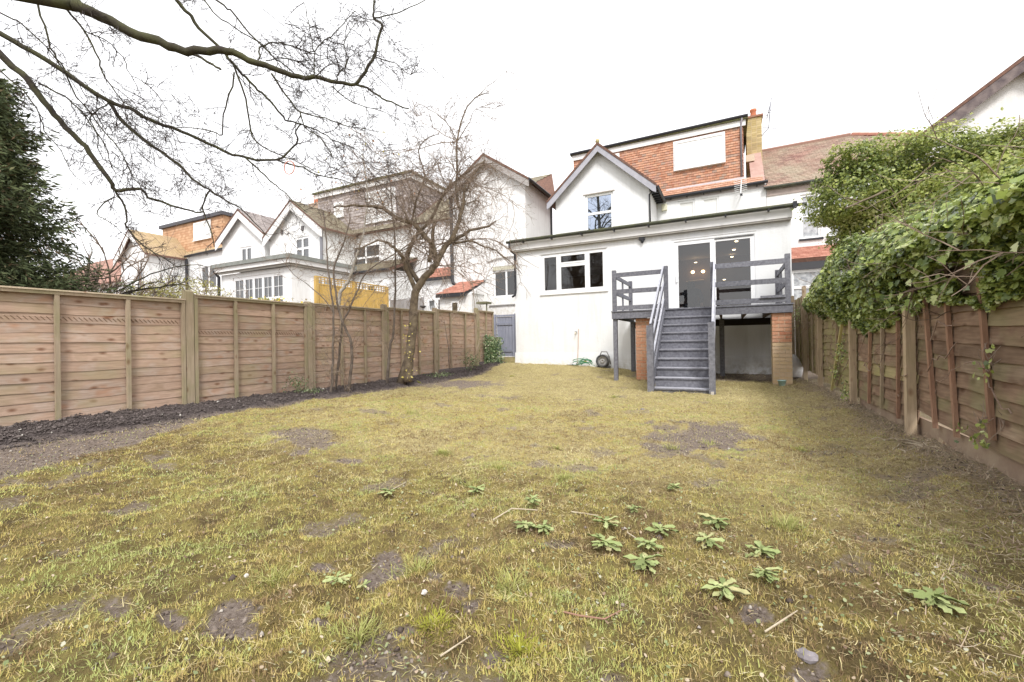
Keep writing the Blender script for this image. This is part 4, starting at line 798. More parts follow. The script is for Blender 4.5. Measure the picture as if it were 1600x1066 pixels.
# stair
YB = 8.03; nst = 9; rise = DZ/9.6; run = (DY0-YB-.06)/nst
st_ = part('stair', MB().beam((SX0-.0, YB+.02, .14), (SX0-.0, DY0+.0, DZ-.06), .03, .24).beam((SX1+.0, YB+.02, .14), (SX1+.0, DY0+.0, DZ-.06), .03, .24), deck_m, DK)
for i in range(nst+1):
    z = DZ-i*rise; y = DY0-i*run
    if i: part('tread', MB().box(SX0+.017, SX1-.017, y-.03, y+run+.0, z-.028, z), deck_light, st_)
    zb = max(z-rise, gh(-.7, y)-.03); part('riser', MB().box(SX0+.018, SX1-.018, y-.012, y+.012, zb+.002, z-.03 if i else z-.16), deck_m, st_)
    if i: part('tread_face', MB().box(SX0+.018, SX1-.018, y-.037, y-.031, z-.03, z-.008), deck_m, st_)
ZN = 1.21
part('newel_post', MB().box(SX0-.075, SX0+.035, YB-.05, YB+.06, gh(SX0, YB)-.02, ZN), deck_m, DK); part('newel_post', MB().box(SX1-.035, SX1+.065, YB-.05, YB+.06, gh(SX1, YB)-.02, ZN+.02), deck_m, DK)
part('concrete_foot', MB().box(SX1-.01, SX1+.04, YB-.1, YB-.055, -.05, .07), M('pale_concrete', (.5, .46, .42), scale=20, bs=.4), DK)
for xs_, lo in ((SX0-.02, 0), (SX1+.035, 0)):
    for dz, mt_ in ((0, deck_m), (-.36, deck_m), (-.72, deck_m)):
        z0 = ZN+dz-.02; z1 = ZR+dz-.06
        part('hand_rail' if dz == 0 else 'stair_rail', MB().beam((xs_, YB+.06, max(z0, .32 if dz < -.5 else 0)), (xs_, DY0, z1), .034, .1), mt_, DK)
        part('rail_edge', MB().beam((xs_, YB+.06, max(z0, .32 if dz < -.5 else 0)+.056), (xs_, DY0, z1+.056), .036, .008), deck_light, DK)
# pots
def pot(q, s, mat, lab):
    zz = gh(q.x, q.y); t = thing('plant_pot', (q.x, q.y, zz), lab, 'plant pot'); part('pot', MB().lathe([(0, .01), (.07*s, .0), (.11*s, .2*s), (.12*s, .2*s), (.12*s, .22*s), (.1*s, .22*s), (.09*s, .17*s), (0, .17*s)], (q.x, q.y, zz), 18), mat, t, True)
    part('soil', MB().lathe([(0, .18*s), (.095*s, .175*s)], (q.x, q.y, zz), 12), M('pot_soil', (.05, .04, .035)), t)
pot(pZ(1222, 606, .0)+Vector((0, 0, 0)), .62, M('pale_aqua_pot', (.42, .62, .6), rough=.4), 'small pale aqua plant pot at the foot of the buff brick pier')
mb = MB(); q = Vector((1.3, 11.3, gh(1.3, 11.3)))
mb.lathe([(.0, 0), (.14, .02), (.17, .2), (.15, .4), (.08, .5), (0, .52)], q, 10); mb.v = [(a+.03*math.sin(9*c_), b_+.03*math.sin(13*c_+a*9), c_) for a, b_, c_ in mb.v]
solo('rubble_sack', mb, M('white_sack', (.66, .64, .62), (.75, .73, .72), bs=.6, bscale=8), tuple(q), 'white sack slumped between the brick pier and the right fence', 'sack', smooth=True)
# person inside, crouching
pm = MB()
pr = thing('person', (-.86, 13.35, 1.6), 'person crouching behind the patio door glass, head bent, in a dark blue-grey jacket', 'person')
def skin_figure(parent, name, nodes_, edges, radii, mat, sub=2, rootv=0):
    me = bpy.data.meshes.new(name); L0 = root_off(parent); me.from_pydata([(a-L0[0], b_-L0[1], c_-L0[2]) for a, b_, c_ in nodes_], edges, []); o = link(name, me, parent)
    o.modifiers.new('skin', 'SKIN'); me.skin_vertices.new() if not me.skin_vertices else None
    for i, r_ in enumerate(radii): me.skin_vertices[0].data[i].radius = (r_, r_)
    me.skin_vertices[0].data[rootv].use_root = True; s = o.modifiers.new('sub', 'SUBSURF'); s.levels = sub; s.render_levels = sub; me.materials.append(mat)
    return o
bx, by, bz = -.86, 13.5, 1.5
nd = [(0, 0, .32), (0, -.06, .5), (0, -.12, .66), (0, -.2, .82), (0, -.28, .88), (0, -.36, .93), (.18, -.16, .78), (.27, -.14, .58), (.22, -.3, .44), (-.18, -.16, .78), (-.27, -.14, .6), (-.3, -.26, .5), (.1, -.0, .3), (.16, -.38, .42), (.15, -.2, .05), (.15, -.34, .03), (-.1, 0, .3), (-.16, -.38, .42), (-.15, -.2, .05), (-.15, -.34, .03)]
ed = [(0, 1), (1, 2), (2, 3), (3, 4), (4, 5), (3, 6), (6, 7), (7, 8), (3, 9), (9, 10), (10, 11), (0, 12), (12, 13), (13, 14), (14, 15), (0, 16), (16, 17), (17, 18), (18, 19)]
rad = [.15, .15, .16, .12, .07, .1, .085, .06, .045, .085, .06, .045, .1, .08, .055, .05, .1, .08, .055, .05]
jk = M('dark_blue_grey_jacket', (.02, .025, .035), (.04, .045, .06), scale=8, bs=.4, bscale=20)
skin_figure(pr, 'body', [(bx+a, by+b_, bz+c_) for a, b_, c_ in nd], ed, rad, jk)
part('hair', MB().lathe([(0, .12), (.06, .11), (.1, .05), (.105, -.02), (.08, -.08)], (bx, by-.38, bz+.93), 14), M('dark_hair', (.035, .03, .028)), pr, True)
for s in (-1, 1):
    hp = Vector((bx+s*.26, by-.3, bz+(.44 if s > 0 else .5))); mb = MB().tube([hp, hp+Vector((0, -.04, -.02)), hp+Vector((0, -.08, -.03))], [.03, .038, .03], 8)
    for f_ in range(4): mb.tube([hp+Vector((-.025+f_*.017, -.075, -.03)), hp+Vector((-.027+f_*.018, -.11, -.04)), hp+Vector((-.027+f_*.018, -.125+.004*abs(f_-1.5), -.065))], [.009, .008, .006], 6)
    mb.tube([hp+Vector((-s*.03, -.03, -.02)), hp+Vector((-s*.055, -.06, -.03)), hp+Vector((-s*.06, -.085, -.045))], [.011, .01, .007], 6)
    part('hand', mb, M('skin', (.5, .3, .22)), pr, True)
# ------------------------------------------------------------------ neighbour to the right
NR = thing('neighbour_house', (5, 18.5, 0), 'white terraced house to the right with plum tiled roof and net-curtained windows', 'house')
wall_open('wall', 1.41, 9.2, -.1, 6.4, 18.5, [(2.44, 3.04, 4.45, 6.03), (3.25, 3.75, 4.45, 6.0)], old_wall, NR)
part('wall', MB().box(9.2, 9.48, 18.5, 24, -.1, 6.4), old_wall, NR)
for x0, x1 in ((2.44, 3.04), (3.25, 3.75)):
    wdw = window(NR, x0, x1, 4.45, 6.03 if x0 < 3 else 6.0, 18.54, (1,), ((.52,),), fr=.075, gl=net_m, sill=False)
    part('sill', MB().box(x0-.06, x1+.06, 18.44, 18.53, 4.38, 4.445), black_m, wdw)
part('wall_band', MB().box(1.41, 9.3, 18.47, 18.499, 6.14, 6.36), M('stained_mauve_band', (.36, .3, .27), (.5, .42, .38), scale=5, rough=.9), NR)
part('gutter', MB().tube([(1.33, 18.36, 6.42), (9.3, 18.36, 6.42)], .06, 8), gutter_m, NR)
part('roof', MB().add([(1.32, 18.32, 6.44), (9.4, 18.32, 6.44), (4.6, 21.5, 8.92), (1.42, 21.5, 8.88), (1.42, 24.5, 6.4), (9.4, 24.5, 6.4)], [(0, 1, 2, 3), (3, 2, 5, 4), (1, 5, 2), (0, 3, 4)]), tile_m_edge, NR)
sl = Vector((0, 3.18, 2.48)).length
tile_face(NR, (1.32, 18.32, 6.45), (1, 0, 0), (0, 3.18, 2.48), [(0, 0), (8.0, 0), (3.25, sl), (.08, sl)], tile_plum, gauge=.13, tw=.2)
part('ridge', MB().tube([(1.4, 21.5, 8.95), (4.55, 21.5, 8.97)], .08, 6), M('plum_ridge', (.33, .2, .16)), NR)
mb = MB()
for i in range(22): t_ = i/22; q = Vector((4.6, 21.5, 8.97)).lerp(Vector((9.4, 18.32, 6.5)), t_); mb.tube([q, q+Vector((.22, -.15, -.1))], [.08, .07], 6)
part('hip_tile', mb, tile_red if 0 else M('red_hip_tile', (.5, .24, .18)), NR, kind='stuff')
gable_wing(NR, 5.3, 9.0, 16.5, 20, -.1, 6.72, 8.1, old_wall, opens=[(6.5, 7.6, 5.1, 6.32)], barge=M('dark_mauve_barge', (.09, .07, .075), (.2, .16, .15), scale=4), bw=.3)
window(NR, 6.5, 7.6, 5.1, 6.32, 16.54, (1,), ((.5,),), fr=.08, gl=far_glass, back=greyroom_m)
# lean-to and sun room
part('wall', MB().box(1.9, 5.2, 17.2, 18.49, -.1, 1.9), old_wall, NR)
part('fascia', MB().box(1.95, 4.4, 17.6, 17.66, 3.25, 3.62), M('dark_grey_fascia', (.06, .06, .065)), NR)
lt_ = part('lean_to_roof', MB().prism([(17.55, 3.6), (18.49, 4.15), (18.49, 4.05), (17.6, 3.5)], 0, 1.95, 4.5), tile_m_edge, NR)
tile_face(NR, (1.95, 17.55, 3.62), (1, 0, 0), (0, .94, .55), [(0, 0), (2.5, 0), (2.5, 1.07), (0, 1.07)], tile_red, gauge=.12, tw=.18)
window(NR, 2.0, 4.3, 1.5, 3.26, 17.7, (1, 1.2), ((.68,), (.68,)), fr=.1, gl=net_m, sill=False)

# ------------------------------------------------------------------ second house to the left
H2 = thing('left_neighbour_house', (-9.1, 16.3, 0), 'white gabled house beyond the gate with black soil pipe and small red porch roof', 'house')
gable_wing(H2, -10.88, -7.3, 16.25, 19.4, -.1, 7.6, 8.8, old_wall, opens=[(-8.86, -7.66, 2.86, 4.16)], barge=M('grey_brown_barge', (.3, .27, .26), (.42, .4, .38), scale=6), bw=.26, over=.28)
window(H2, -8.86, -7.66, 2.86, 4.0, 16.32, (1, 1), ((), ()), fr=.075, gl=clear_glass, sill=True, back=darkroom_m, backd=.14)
part('lintel', MB().box(-8.9, -7.62, 16.26, 16.3, 4.0, 4.16), M('olive_cream_lintel', (.5, .48, .38)), H2)
part('hood_mould', MB().tube([(-9.1, 16.22, 4.38), (-8.7, 16.2, 4.48), (-8.1, 16.2, 4.52), (-7.6, 16.2, 4.5)], .025, 6), M('grey_lime_moulding', (.42, .4, .37)), H2)
part('string_course', MB().box(-9.05, -7.6, 16.19, 16.249, 2.5, 2.54), M('dark_grey_course', (.3, .29, .28)), H2)  # thin dark grey course across the wall
part('soil_pipe', MB().tube([(-10.86, 16.15, 8.2), (-10.86, 16.15, 3.75), (-10.8, 16.13, 3.6), (-10.6, 16.1, 3.5)], .075, 10), black_m, H2, True)
part('gutter', MB().tube([(-7.0, 16.0, 7.5), (-7.0, 19.3, 7.5)], .06, 8), black_m, H2); part('downpipe', MB().tube([(-7.05, 19.1, 7.4), (-7.22, 19.0, 7.2), (-7.22, 19.0, 3)], .045, 8), black_m, H2, True)
# porch with red roof
part('wall', MB().box(-10.95, -9.35, 15.3, 16.24, -.1, 3.0), old_wall, H2); part('wall', MB().prism([(15.3, 3.0), (16.24, 3.0), (16.24, 3.55)], 0, -9.5, -9.3), old_wall, H2)
part('porch_roof', MB().add([(-11.0, 15.1, 3.02), (-9.55, 15.1, 3.02), (-9.2, 16.24, 3.64), (-10.5, 16.24, 3.64), (-11.0, 15.1, 2.95), (-9.55, 15.1, 2.95)], [(0, 1, 2, 3), (0, 4, 5, 1), (0, 3, 4), (1, 5, 2)]), black_m, H2)
tile_face(H2, (-11.0, 15.1, 3.03), (1, 0, 0), (0, 1.14, .62), [(0, 0), (1.47, 0), (1.8, 1.3), (.5, 1.28)], tile_red, gauge=.13, tw=.18)
part('fascia', MB().box(-11.0, -9.55, 15.08, 15.12, 2.88, 3.0), black_m, H2)
window(H2, -10.35, -9.95, 1.6, 2.7, 15.24, (1,), (), fr=.06, gl=clear_glass, back=greyroom_m, sill=False)
p = pY(756, 473, 15.6); solo('wall_shelf', MB().box(p.x-.28, p.x+.2, 15.45, 15.9, p.z-.05, p.z+.03).box(p.x+.1, p.x+.14, 15.6, 15.64, p.z-.6, p.z-.05), M('mossy_shelf', (.16, .16, .09)), tuple(p), 'small mossy bird table showing above the end of the left fence', 'bird table')
# roof and rear wall of that house
part('wall', MB().box(-15.0, -10.89, 18.6, 18.9, -.1, 7.3), old_wall, H2)
part('roof', MB().add([(-15.0, 18.4, 7.3), (-10.3, 18.4, 7.3), (-8.2, 21.8, 9.9), (-15.0, 21.8, 9.9), (-7.1, 19.5, 7.3)], [(0, 1, 2, 3), (1, 4, 2)]), tile_m_edge, H2)
tile_face(H2, (-15.0, 18.4, 7.32), (1, 0, 0), (0, 3.4, 2.6), [(0, 0), (4.6, 0), (6.8, 4.28), (0, 4.28)], tile_olive, gauge=.2, tw=.25)
# back offshoot with door
part('wall', MB().box(-13.4, -11.5, 17.2, 18.59, -.1, 4.1), old_wall, H2)
part('offshoot_roof', MB().prism([(17.1, 4.1), (18.59, 4.8), (18.59, 4.7), (17.2, 4.0)], 0, -13.45, -11.42), tile_m_edge, H2)
tile_face(H2, (-13.45, 17.08, 4.13), (1, 0, 0), (0, 1.5, .72), [(0, 0), (2.05, 0), (2.05, 1.65), (0, 1.65)], tile_red, gauge=.14, tw=.2)
part('fascia', MB().box(-13.45, -11.42, 17.02, 17.08, 3.98, 4.1), black_m, H2)
window(H2, -12.95, -12.5, 1.4, 3.1, 17.14, (1,), ((.7,),), fr=.07, gl=clear_glass, back=greyroom_m, sill=False)
part('open_door', MB().box(-12.35, -11.9, 17.15, 17.19, .6, 3.05), darkroom_m, H2)

# ------------------------------------------------------------------ third house: slate-hung box loft
H3 = thing('slate_loft_house', (-19, 18.8, 0), 'house with large grey slate-hung box loft behind the bare garden tree', 'house')
part('wall', MB().box(-23.4, -15.1, 18.8, 19.1, -.1, 7.3), far_wall, H3)
part('roof', MB().prism([(18.5, 7.3), (22.5, 10.3), (24, 10.3), (24, 7.3)], 0, -23.4, -15.1), tile_m_edge, H3)
tile_face(H3, (-23.4, 18.48, 7.34), (1, 0, 0), (0, 4, 3), [(0, 0), (8.3, 0), (8.3, 1.), (0, 1.)], tile_olive, gauge=.2, tw=.25)
d3 = part('dormer', MB().box(-22.7, -15.45, 19.05, 23.8, 7.7, 10.1), M('slate_sheathing', (.25, .22, .21)), H3)
tile_face(d3, (-22.7, 19.05, 7.72), (1, 0, 0), (0, 0, 1), [(0, 0), (7.25, 0), (7.25, 2.35), (0, 2.35)], tile_slate, gauge=.17, tw=.25)
tile_face(d3, (-15.45, 19.05, 7.72), (0, 1, 0), (0, 0, 1), [(.0, 0), (4.4, .0), (4.4, 2.35), (0, 2.35)], tile_slate, gauge=.17, tw=.25)
part('fascia', MB().box(-22.85, -15.3, 18.9, 18.96, 10.05, 10.32).box(-15.36, -15.3, 18.961, 23.8, 10.05, 10.32), fascia_m, d3); part('roof', MB().box(-22.95, -15.2, 18.8, 23.9, 10.321, 10.42), moss_edge, d3)
window(d3, -18.7, -16.5, 8.0, 9.8, 19.0, (1, 1), ((.6,), (.6,)), fr=.1, gl=far_glass, back=blind_m, backd=.03); window(d3, -21.3, -20.5, 8.7, 9.6, 19.0, (1,), (), fr=.1, gl=far_glass, back=blind_m, backd=.03)
window(H3, -19.6, -17.4, 4.9, 6.7, 18.74, (1, 1), ((.6,), (.6,)), fr=.1, gl=far_glass, back=darkroom_m, backd=.05)
part('offshoot', MB().box(-20.5, -14.9, 16.6, 18.79, -.1, 4.7), far_wall, H3)
part('offshoot_roof', MB().prism([(16.4, 4.66), (18.79, 5.6), (18.79, 5.5), (16.5, 4.56)], 0, -20.8, -14.7), tile_m_edge, H3)
tile_face(H3, (-20.8, 16.4, 4.7), (1, 0, 0), (0, 2.39, .94), [(0, 0), (6.1, 0), (6.1, 2.55), (0, 2.55)], tile_olive, gauge=.18, tw=.22)
part('gutter', MB().tube([(-20.8, 16.35, 4.62), (-14.7, 16.35, 4.62)], .06, 6), black_m, H3)
window(H3, -16.3, -15.7, 3.2, 4.0, 16.54, (1,), (), fr=.08, gl=far_glass, back=darkroom_m, backd=.05, sill=False)

# ------------------------------------------------------------------ fourth house: twin gables and glazed extension
H4 = thing('twin_gable_house', (-23, 16.5, 0), 'white twin-gabled house with a white extension of small-paned windows', 'house')
gable_wing(H4, -28.3, -24.2, 16.5, 21, -.1, 7.6, 9.1, far_wall, opens=[(-26.5, -25.4, 5.3, 7.0)], barge=fascia_m, bw=.45, over=.3, tile=tile_slate)
gable_wing(H4, -23.7, -19.4, 16.5, 21, -.1, 7.3, 8.9, far_wall, opens=[(-21.6, -20.4, 5.0, 7.0)], barge=fascia_m, bw=.45, over=.3, tile=tile_olive)
window(H4, -26.5, -25.4, 5.3, 7.0, 16.54, (1, 1), ((.5,), (.5,)), fr=.12, gl=far_glass, back=greyroom_m); window(H4, -21.6, -20.4, 5.0, 7.0, 16.54, (1, 1), ((.7,), (.7,)), fr=.12, gl=far_glass, back=greyroom_m)
part('wall', MB().box(-24.21, -23.69, 16.8, 21, -.1, 7.2), far_wall, H4)
part('downpipe', MB().tube([(-19.3, 16.35, 7.2), (-19.3, 16.35, 4.6)], .08, 8), M('grey_far_pipe', (.22, .22, .24)), H4)
for i, (x, z) in enumerate([(-22.6, 7.45), (-20.9, 7.45)]): part('wall_tie', MB().box(x-.09, x+.09, 16.44, 16.5, z-.12, z+.12), M('dark_tie_plate', (.12, .11, .11)), H4)
chs = part('chimney', MB().box(-28.0, -24.6, 22.6, 23.6, 8.8, 11.6), M('brown_far_brick', (.36, .27, .2), (.42, .3, .22), scale=6), H4)
for i in range(6): part('chimney_pot', MB().lathe([(.2, 0), (.17, .5), (.22, .55), (.2, .6), (.15, .6)], (-27.6+i*.55, 23.0, 11.6), 10), M('terracotta', (.55, .2, .11)), chs)
wall_open('wall', -22.4, -17.25, -.1, 4.5, 13, [(-21.5, -17.75, 2.0, 4.3)], far_wall, H4)
part('wall', MB().box(-17.53, -17.25, 13.281, 16.5, -.1, 4.5), far_wall, H4)
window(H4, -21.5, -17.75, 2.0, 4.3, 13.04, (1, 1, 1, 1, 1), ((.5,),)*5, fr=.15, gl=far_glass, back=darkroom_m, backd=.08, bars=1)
part('ceiling_beam', MB().box(-22.5, -17.1, 12.8, 12.85, 4.5, 4.62).box(-17.15, -17.1, 12.851, 16.5, 4.5, 4.62), M('thin_grey_brown_board', (.4, .38, .34)), H4)  # thin grey-brown board below the fascia
part('fascia', MB().box(-22.5, -17.0, 12.7, 12.76, 4.6, 4.8).box(-17.04, -16.98, 12.761, 16.5, 4.6, 4.8), fascia_m, H4)
part('roof', MB().box(-22.6, -16.9, 12.6, 16.49, 4.801, 4.98), M('grey_green_roof_edge', (.19, .2, .18), (.26, .27, .25), scale=5), H4)
wz = MB().box(-17.26, -17.2, 14.0, 15.3, 2.0, 2.1).box(-17.26, -17.2, 14.0, 15.3, 4.05, 4.15).box(-17.26, -17.2, 14.0, 14.12, 2.1, 4.05).box(-17.26, -17.2, 15.18, 15.3, 2.1, 4.05).box(-17.26, -17.21, 14.6, 14.7, 2.1, 4.05).box(-17.26, -17.21, 14.12, 15.18, 3.0, 3.1)
sw = part('window', wz, upvc, H4); part('pane', MB().box(-17.255, -17.22, 14.12, 15.18, 2.1, 4.05), M('blue_grey_pane', (.3, .36, .42), rough=.1, spec=.8), sw)
part('downpipe', MB().tube([(-22.5, 12.7, 4.7), (-22.45, 12.9, 4.4), (-22.45, 12.9, 1)], .07, 8), black_m, H4)
# yellow flowers against its foot
fl = MB()
for i in range(260): 
    a = pY(random.gauss(425, 18), random.gauss(474, 5), 11.5); s = random.uniform(.03, .07); d = Vector((random.gauss(0, 1), random.gauss(0, 1), random.gauss(0, 1))).normalized(); e = d.orthogonal().normalized()*s; f_ = d.cross(e)
    fl.add([a-e, a-f_, a+e, a+f_], [(0, 1, 2, 3)], random.random())
solo('flowering_shrub', fl, attr_mat('yellow_flowers', [(0, (.6, .45, .06)), (.5, (.7, .55, .15)), (.55, (.2, .24, .08)), (.8, (.3, .33, .12)), (1, (.6, .5, .45))]), tuple(pY(425, 474, 11.5)), 'low shrub with yellow flowers below the small-paned windows', 'shrub', kind='stuff')

# ------------------------------------------------------------------ fifth house and far roofs
H5 = thing('ochre_roof_house', (-38, 17, 0), 'distant white house with ochre tiled roof and brown tile-hung loft', 'house')
gable_wing(H5, -41.0, -36.9, 16.5, 21, -.1, 7.75, 9.5, far_wall, opens=[(-38.9, -37.9, 4.9, 6.9)], barge=fascia_m, bw=.5, over=.4, tile=tile_ochre)
window(H5, -38.9, -37.9, 4.9, 6.9, 16.54, (1,), ((.5,),), fr=.12, gl=far_glass, back=darkroom_m)
part('wall', MB().box(-36.89, -31.0, 18.8, 19.1, -.1, 7.9), far_wall, H5); part('gutter', MB().tube([(-36.6, 18.6, 7.85), (-31.0, 18.6, 7.95)], .09, 6), black_m, H5)
part('roof', MB().prism([(18.7, 7.9), (21.5, 10.2), (23, 10.2), (23, 7.9)], 0, -41, -31), tile_m_edge, H5)
tile_face(H5, (-38, 18.68, 7.95), (1, 0, 0), (0, 2.8, 2.3), [(0, 0), (7, 0), (7, 3.4), (0, 3.4)], tile_ochre, gauge=.22, tw=.3)
d5 = part('dormer', MB().box(-40.9, -32.8, 19.2, 23, 8.2, 10.6), M('brown_loft_sheathing', (.35, .2, .12)), H5)
tile_hung5 = attr_mat('orange_brown_far_tile', [(0, (.46, .26, .15)), (1, (.58, .38, .24))])
tile_face(d5, (-40.9, 19.2, 8.2), (1, 0, 0), (0, 0, 1), [(0, 0), (8.1, 0), (8.1, 2.4), (0, 2.4)], tile_hung5, gauge=.2, tw=.28)
tile_face(d5, (-32.8, 19.2, 8.2), (0, 1, 0), (0, 0, 1), [(0, 0), (3.7, 0), (3.7, 2.4), (0, 2.4)], tile_hung5, gauge=.2, tw=.28)
part('roof', MB().box(-41.1, -32.6, 19.0, 23.1, 10.6, 10.85), M('dark_lead_roof', (.09, .09, .1)), d5)
window(d5, -36.4, -34.2, 9.1, 10.45, 19.1, (1, 1), ((), ()), fr=.12, gl=far_glass, back=blind_m, backd=.03)
part('downpipe', MB().tube([(-36.4, 18.6, 7.6), (-36.4, 18.6, 3)], .1, 6), black_m, H5)
window(H5, -34.8, -32.8, 5.2, 7.0, 18.74, (1, 1), ((), ()), fr=.14, gl=far_glass, back=darkroom_m)
H6 = thing('far_red_roof_house', (-62, 26, 0), 'far house with a dull red roof just showing behind the leafless shrub at the left', 'house')
part('wall', MB().box(-80, -56, 24, 34, -.1, 8.5), far_wall, H6)
part('roof', MB().prism([(23.5, 8.4), (29, 13.2), (34.5, 8.4)], 0, -81, -55), M('dull_red_far_roof', (.3, .16, .12), (.38, .22, .17), scale=1.2), H6)
# neighbouring garden fences
YF = thing('yellow_board_fence', (-13, 12.5, 0), 'new yellow close-boarded fence topped with trellis in the neighbouring garden', 'fence')
for i in range(25):
    y0 = 10.75+i*.142; part('board', MB().box(-13.02, -12.985+.008*(i % 2), y0+.002, y0+.14, .1, 3.12), yellow_m, YF)
for y0, y1 in ((10.72, 10.84), (12.45, 12.57), (14.28, 14.4)): part('post', MB().box(-13.06, -12.95, y0, y1, .05, 3.42), yellow_m, YF)
for zz in (3.125, 3.38): part('trellis_rail', MB().box(-13.01, -12.97, 10.85, 14.27, zz, zz+.045), yellow_m, YF)
tr = MB()
for i in range(22): y0 = 10.95+i*.152; tr.box(-13.0, -12.98, y0, y0+.028, 3.17, 3.375)
for zz in (3.24, 3.31): tr.box(-12.979, -12.967, 10.86, 14.26, zz, zz+.024)
part('trellis', tr, yellow_m, YF, kind='stuff')
GF = thing('grey_board_fence', (-12, 14.4, 0), 'weathered grey vertical-board fence right of the yellow fence', 'fence')
for i in range(12): x0 = -12.93+i*.15; part('board', MB().box(x0+.003, x0+.147, 14.45, 14.47, .1, 2.85+.02*math.sin(i*3)), grey_m, GF)
part('rail', MB().box(-12.95, -11.1, 14.48, 14.52, 2.4, 2.5), grey_m, GF)
# little railing
RG = thing('white_railing', (-11, 13.4, 1.9), 'row of small white railing bars above the left fence by the porch', 'railing')
for i in range(7): q = pY(664+i*2.6, 482, 13.4); part('bar', MB().box(q.x-.012, q.x+.012, 13.39, 13.41, 1.2, q.z+.1), M('grey_white_bar', (.5, .5, .5)), RG)
q = pY(661, 478, 13.0); t = thing('hanging_bowl', tuple(q), 'black hanging bowl beside the tree trunk above the left fence', 'bowl'); part('bowl', MB().lathe([(0, -.1), (.08, -.07), (.12, .0), (.11, .0), (.0, -.06)], q, 12), black_m, t, True); part('bracket', MB().tube([q+Vector((0, 0, -.06)), q+Vector((0, 0, -1))], .012, 5), black_m, t)

# ------------------------------------------------------------------ bare trees
TWM = [1.]
def cr(pts, sub=3):
    pts = [Vector(p) for p in pts]; o = []
    for i in range(len(pts)-1):
        p0, p1, p2, p3 = pts[max(i-1, 0)], pts[i], pts[i+1], pts[min(i+2, len(pts)-1)]
        for k in range(sub):
            t = k/sub; o.append(.5*((2*p1)+(p2-p0)*t+(2*p0-5*p1+4*p2-p3)*t*t+(-p0+3*p1-3*p2+p3)*t*t*t))
    return o+[pts[-1]]
def rv(s=1.): return Vector((random.gauss(0, 1), random.gauss(0, 1), random.gauss(0, 1)))*s
def twig(mb, p, d, ln, r, lev, wig=.35, drop=0., kids=3, sides=4, step=.07):
    n_ = max(3, int(ln/step)); pts = [p.copy()]; d = d.normalized()
    for i in range(n_): d = (d+rv(wig*.5)+Vector((0, 0, drop))).normalized(); pts.append(pts[-1]+d*(ln/n_))
    mb.tube(pts, [max(r*(1-.7*i/n_), .0019) for i in range(n_+1)], sides if r > .004 else 3, cap=False)
    if lev > 0:
        for k in range(kids):
            i = random.randint(1, n_-1); dd = (pts[i+1]-pts[i]).normalized(); s = dd.orthogonal().normalized(); s.rotate(Matrix.Rotation(random.random()*6.28, 3, dd))
            twig(mb, pts[i], dd*.8+s*random.uniform(.5, 1.1), ln*random.uniform(.35, .7), max(r*.62, .0022), lev-1, wig, drop, kids, sides, step)
def limb(mb, tw, pts, r0, r1, ntw=8, tl=.4, lev=2, tr_=.005, drop=-.02, sub=3, wig=.4, sides=8, jit=.01, side=.9, kids=3):
    P_ = cr(pts, sub); n_ = len(P_); P_ = [p+rv(jit) if 0 < i < n_-1 else p for i, p in enumerate(P_)]
    mb.tube(P_, [r0+(r1-r0)*i/(n_-1) for i in range(n_)], sides)
    for k in range(int(ntw*TWM[0])):
        i = random.randint(1, n_-2); dd = (P_[i+1]-P_[i]).normalized(); s = dd.orthogonal().normalized(); s.rotate(Matrix.Rotation(random.random()*6.28, 3, dd))
        twig(tw, P_[i], dd*.7+s*side, tl*random.uniform(.5, 1.3), tr_*random.uniform(.6, 1.2), lev, wig, drop, kids)
    return P_
TWM = [1.45]
# overhanging tree: trunk beyond the left fence behind the tripod, boughs reaching across the garden
OT = thing('overhanging_tree', (-8.6, -1.8, 0), 'large leafless tree whose dark boughs hang into the top left of the garden', 'tree')
tk = MB(); tw = MB(); bo = MB()
T0 = Vector((-8.6, -1.8, 0))
trunk = cr([T0, T0+Vector((.1, 0, 2)), T0+Vector((.05, .1, 4)), T0+Vector((-.3, -.2, 7)), T0+Vector((-.7, -.8, 10)), T0+Vector((-1.0, -1.4, 14))], 4)
tk.tube(trunk, [.34-.26*i/(len(trunk)-1) for i in range(len(trunk))], 14)
for k in range(13):
    i = random.randint(9, len(trunk)-2); a = random.random()*6.28; d = Vector((math.cos(a)*.8, math.sin(a)*.8, .9)); q = trunk[i]
    pts = [q, q+d*1.2+rv(.15), q+d*2.2+rv(.3), q+d*3.4+rv(.4)+Vector((0, 0, .3))]; limb(bo, tw, pts, .075, .02, 14, 1.2, 1, .016, .0, 3, .3, 7, .03)
def PL(lst, d0, d1): return [pD(x, y, d0+(d1-d0)*i/(len(lst)-1)) for i, (x, y) in enumerate(lst)]
crotch = T0+Vector((.05, .1, 3.7)); high = T0+Vector((-.1, 0, 5.4)); H_ = Vector((-5.2, 1.2, 6.6))
limb(bo, tw, [high, high.lerp(H_, .4)+Vector((0, 0, .3)), H_, H_+Vector((2.0, 1.6, 1.0)), H_+Vector((3.2, 3.2, 1.6))], .12, .03, 10, .5, 2, .006)
B1 = [(76, 0), (118, 10), (158, 27), (203, 49), (248, 66), (290, 79), (338, 78), (366, 84), (400, 98), (435, 110), (466, 120), (491, 123), (525, 129), (556, 132)]
p1 = PL(B1, 4.2, 5.0); limb(bo, tw, [crotch+Vector((0, .2, .3)), crotch.lerp(p1[0], .5)+Vector((0, 0, .15))]+p1, .062, .017, 12, .35, 2, .004, -.02, 3, .45)
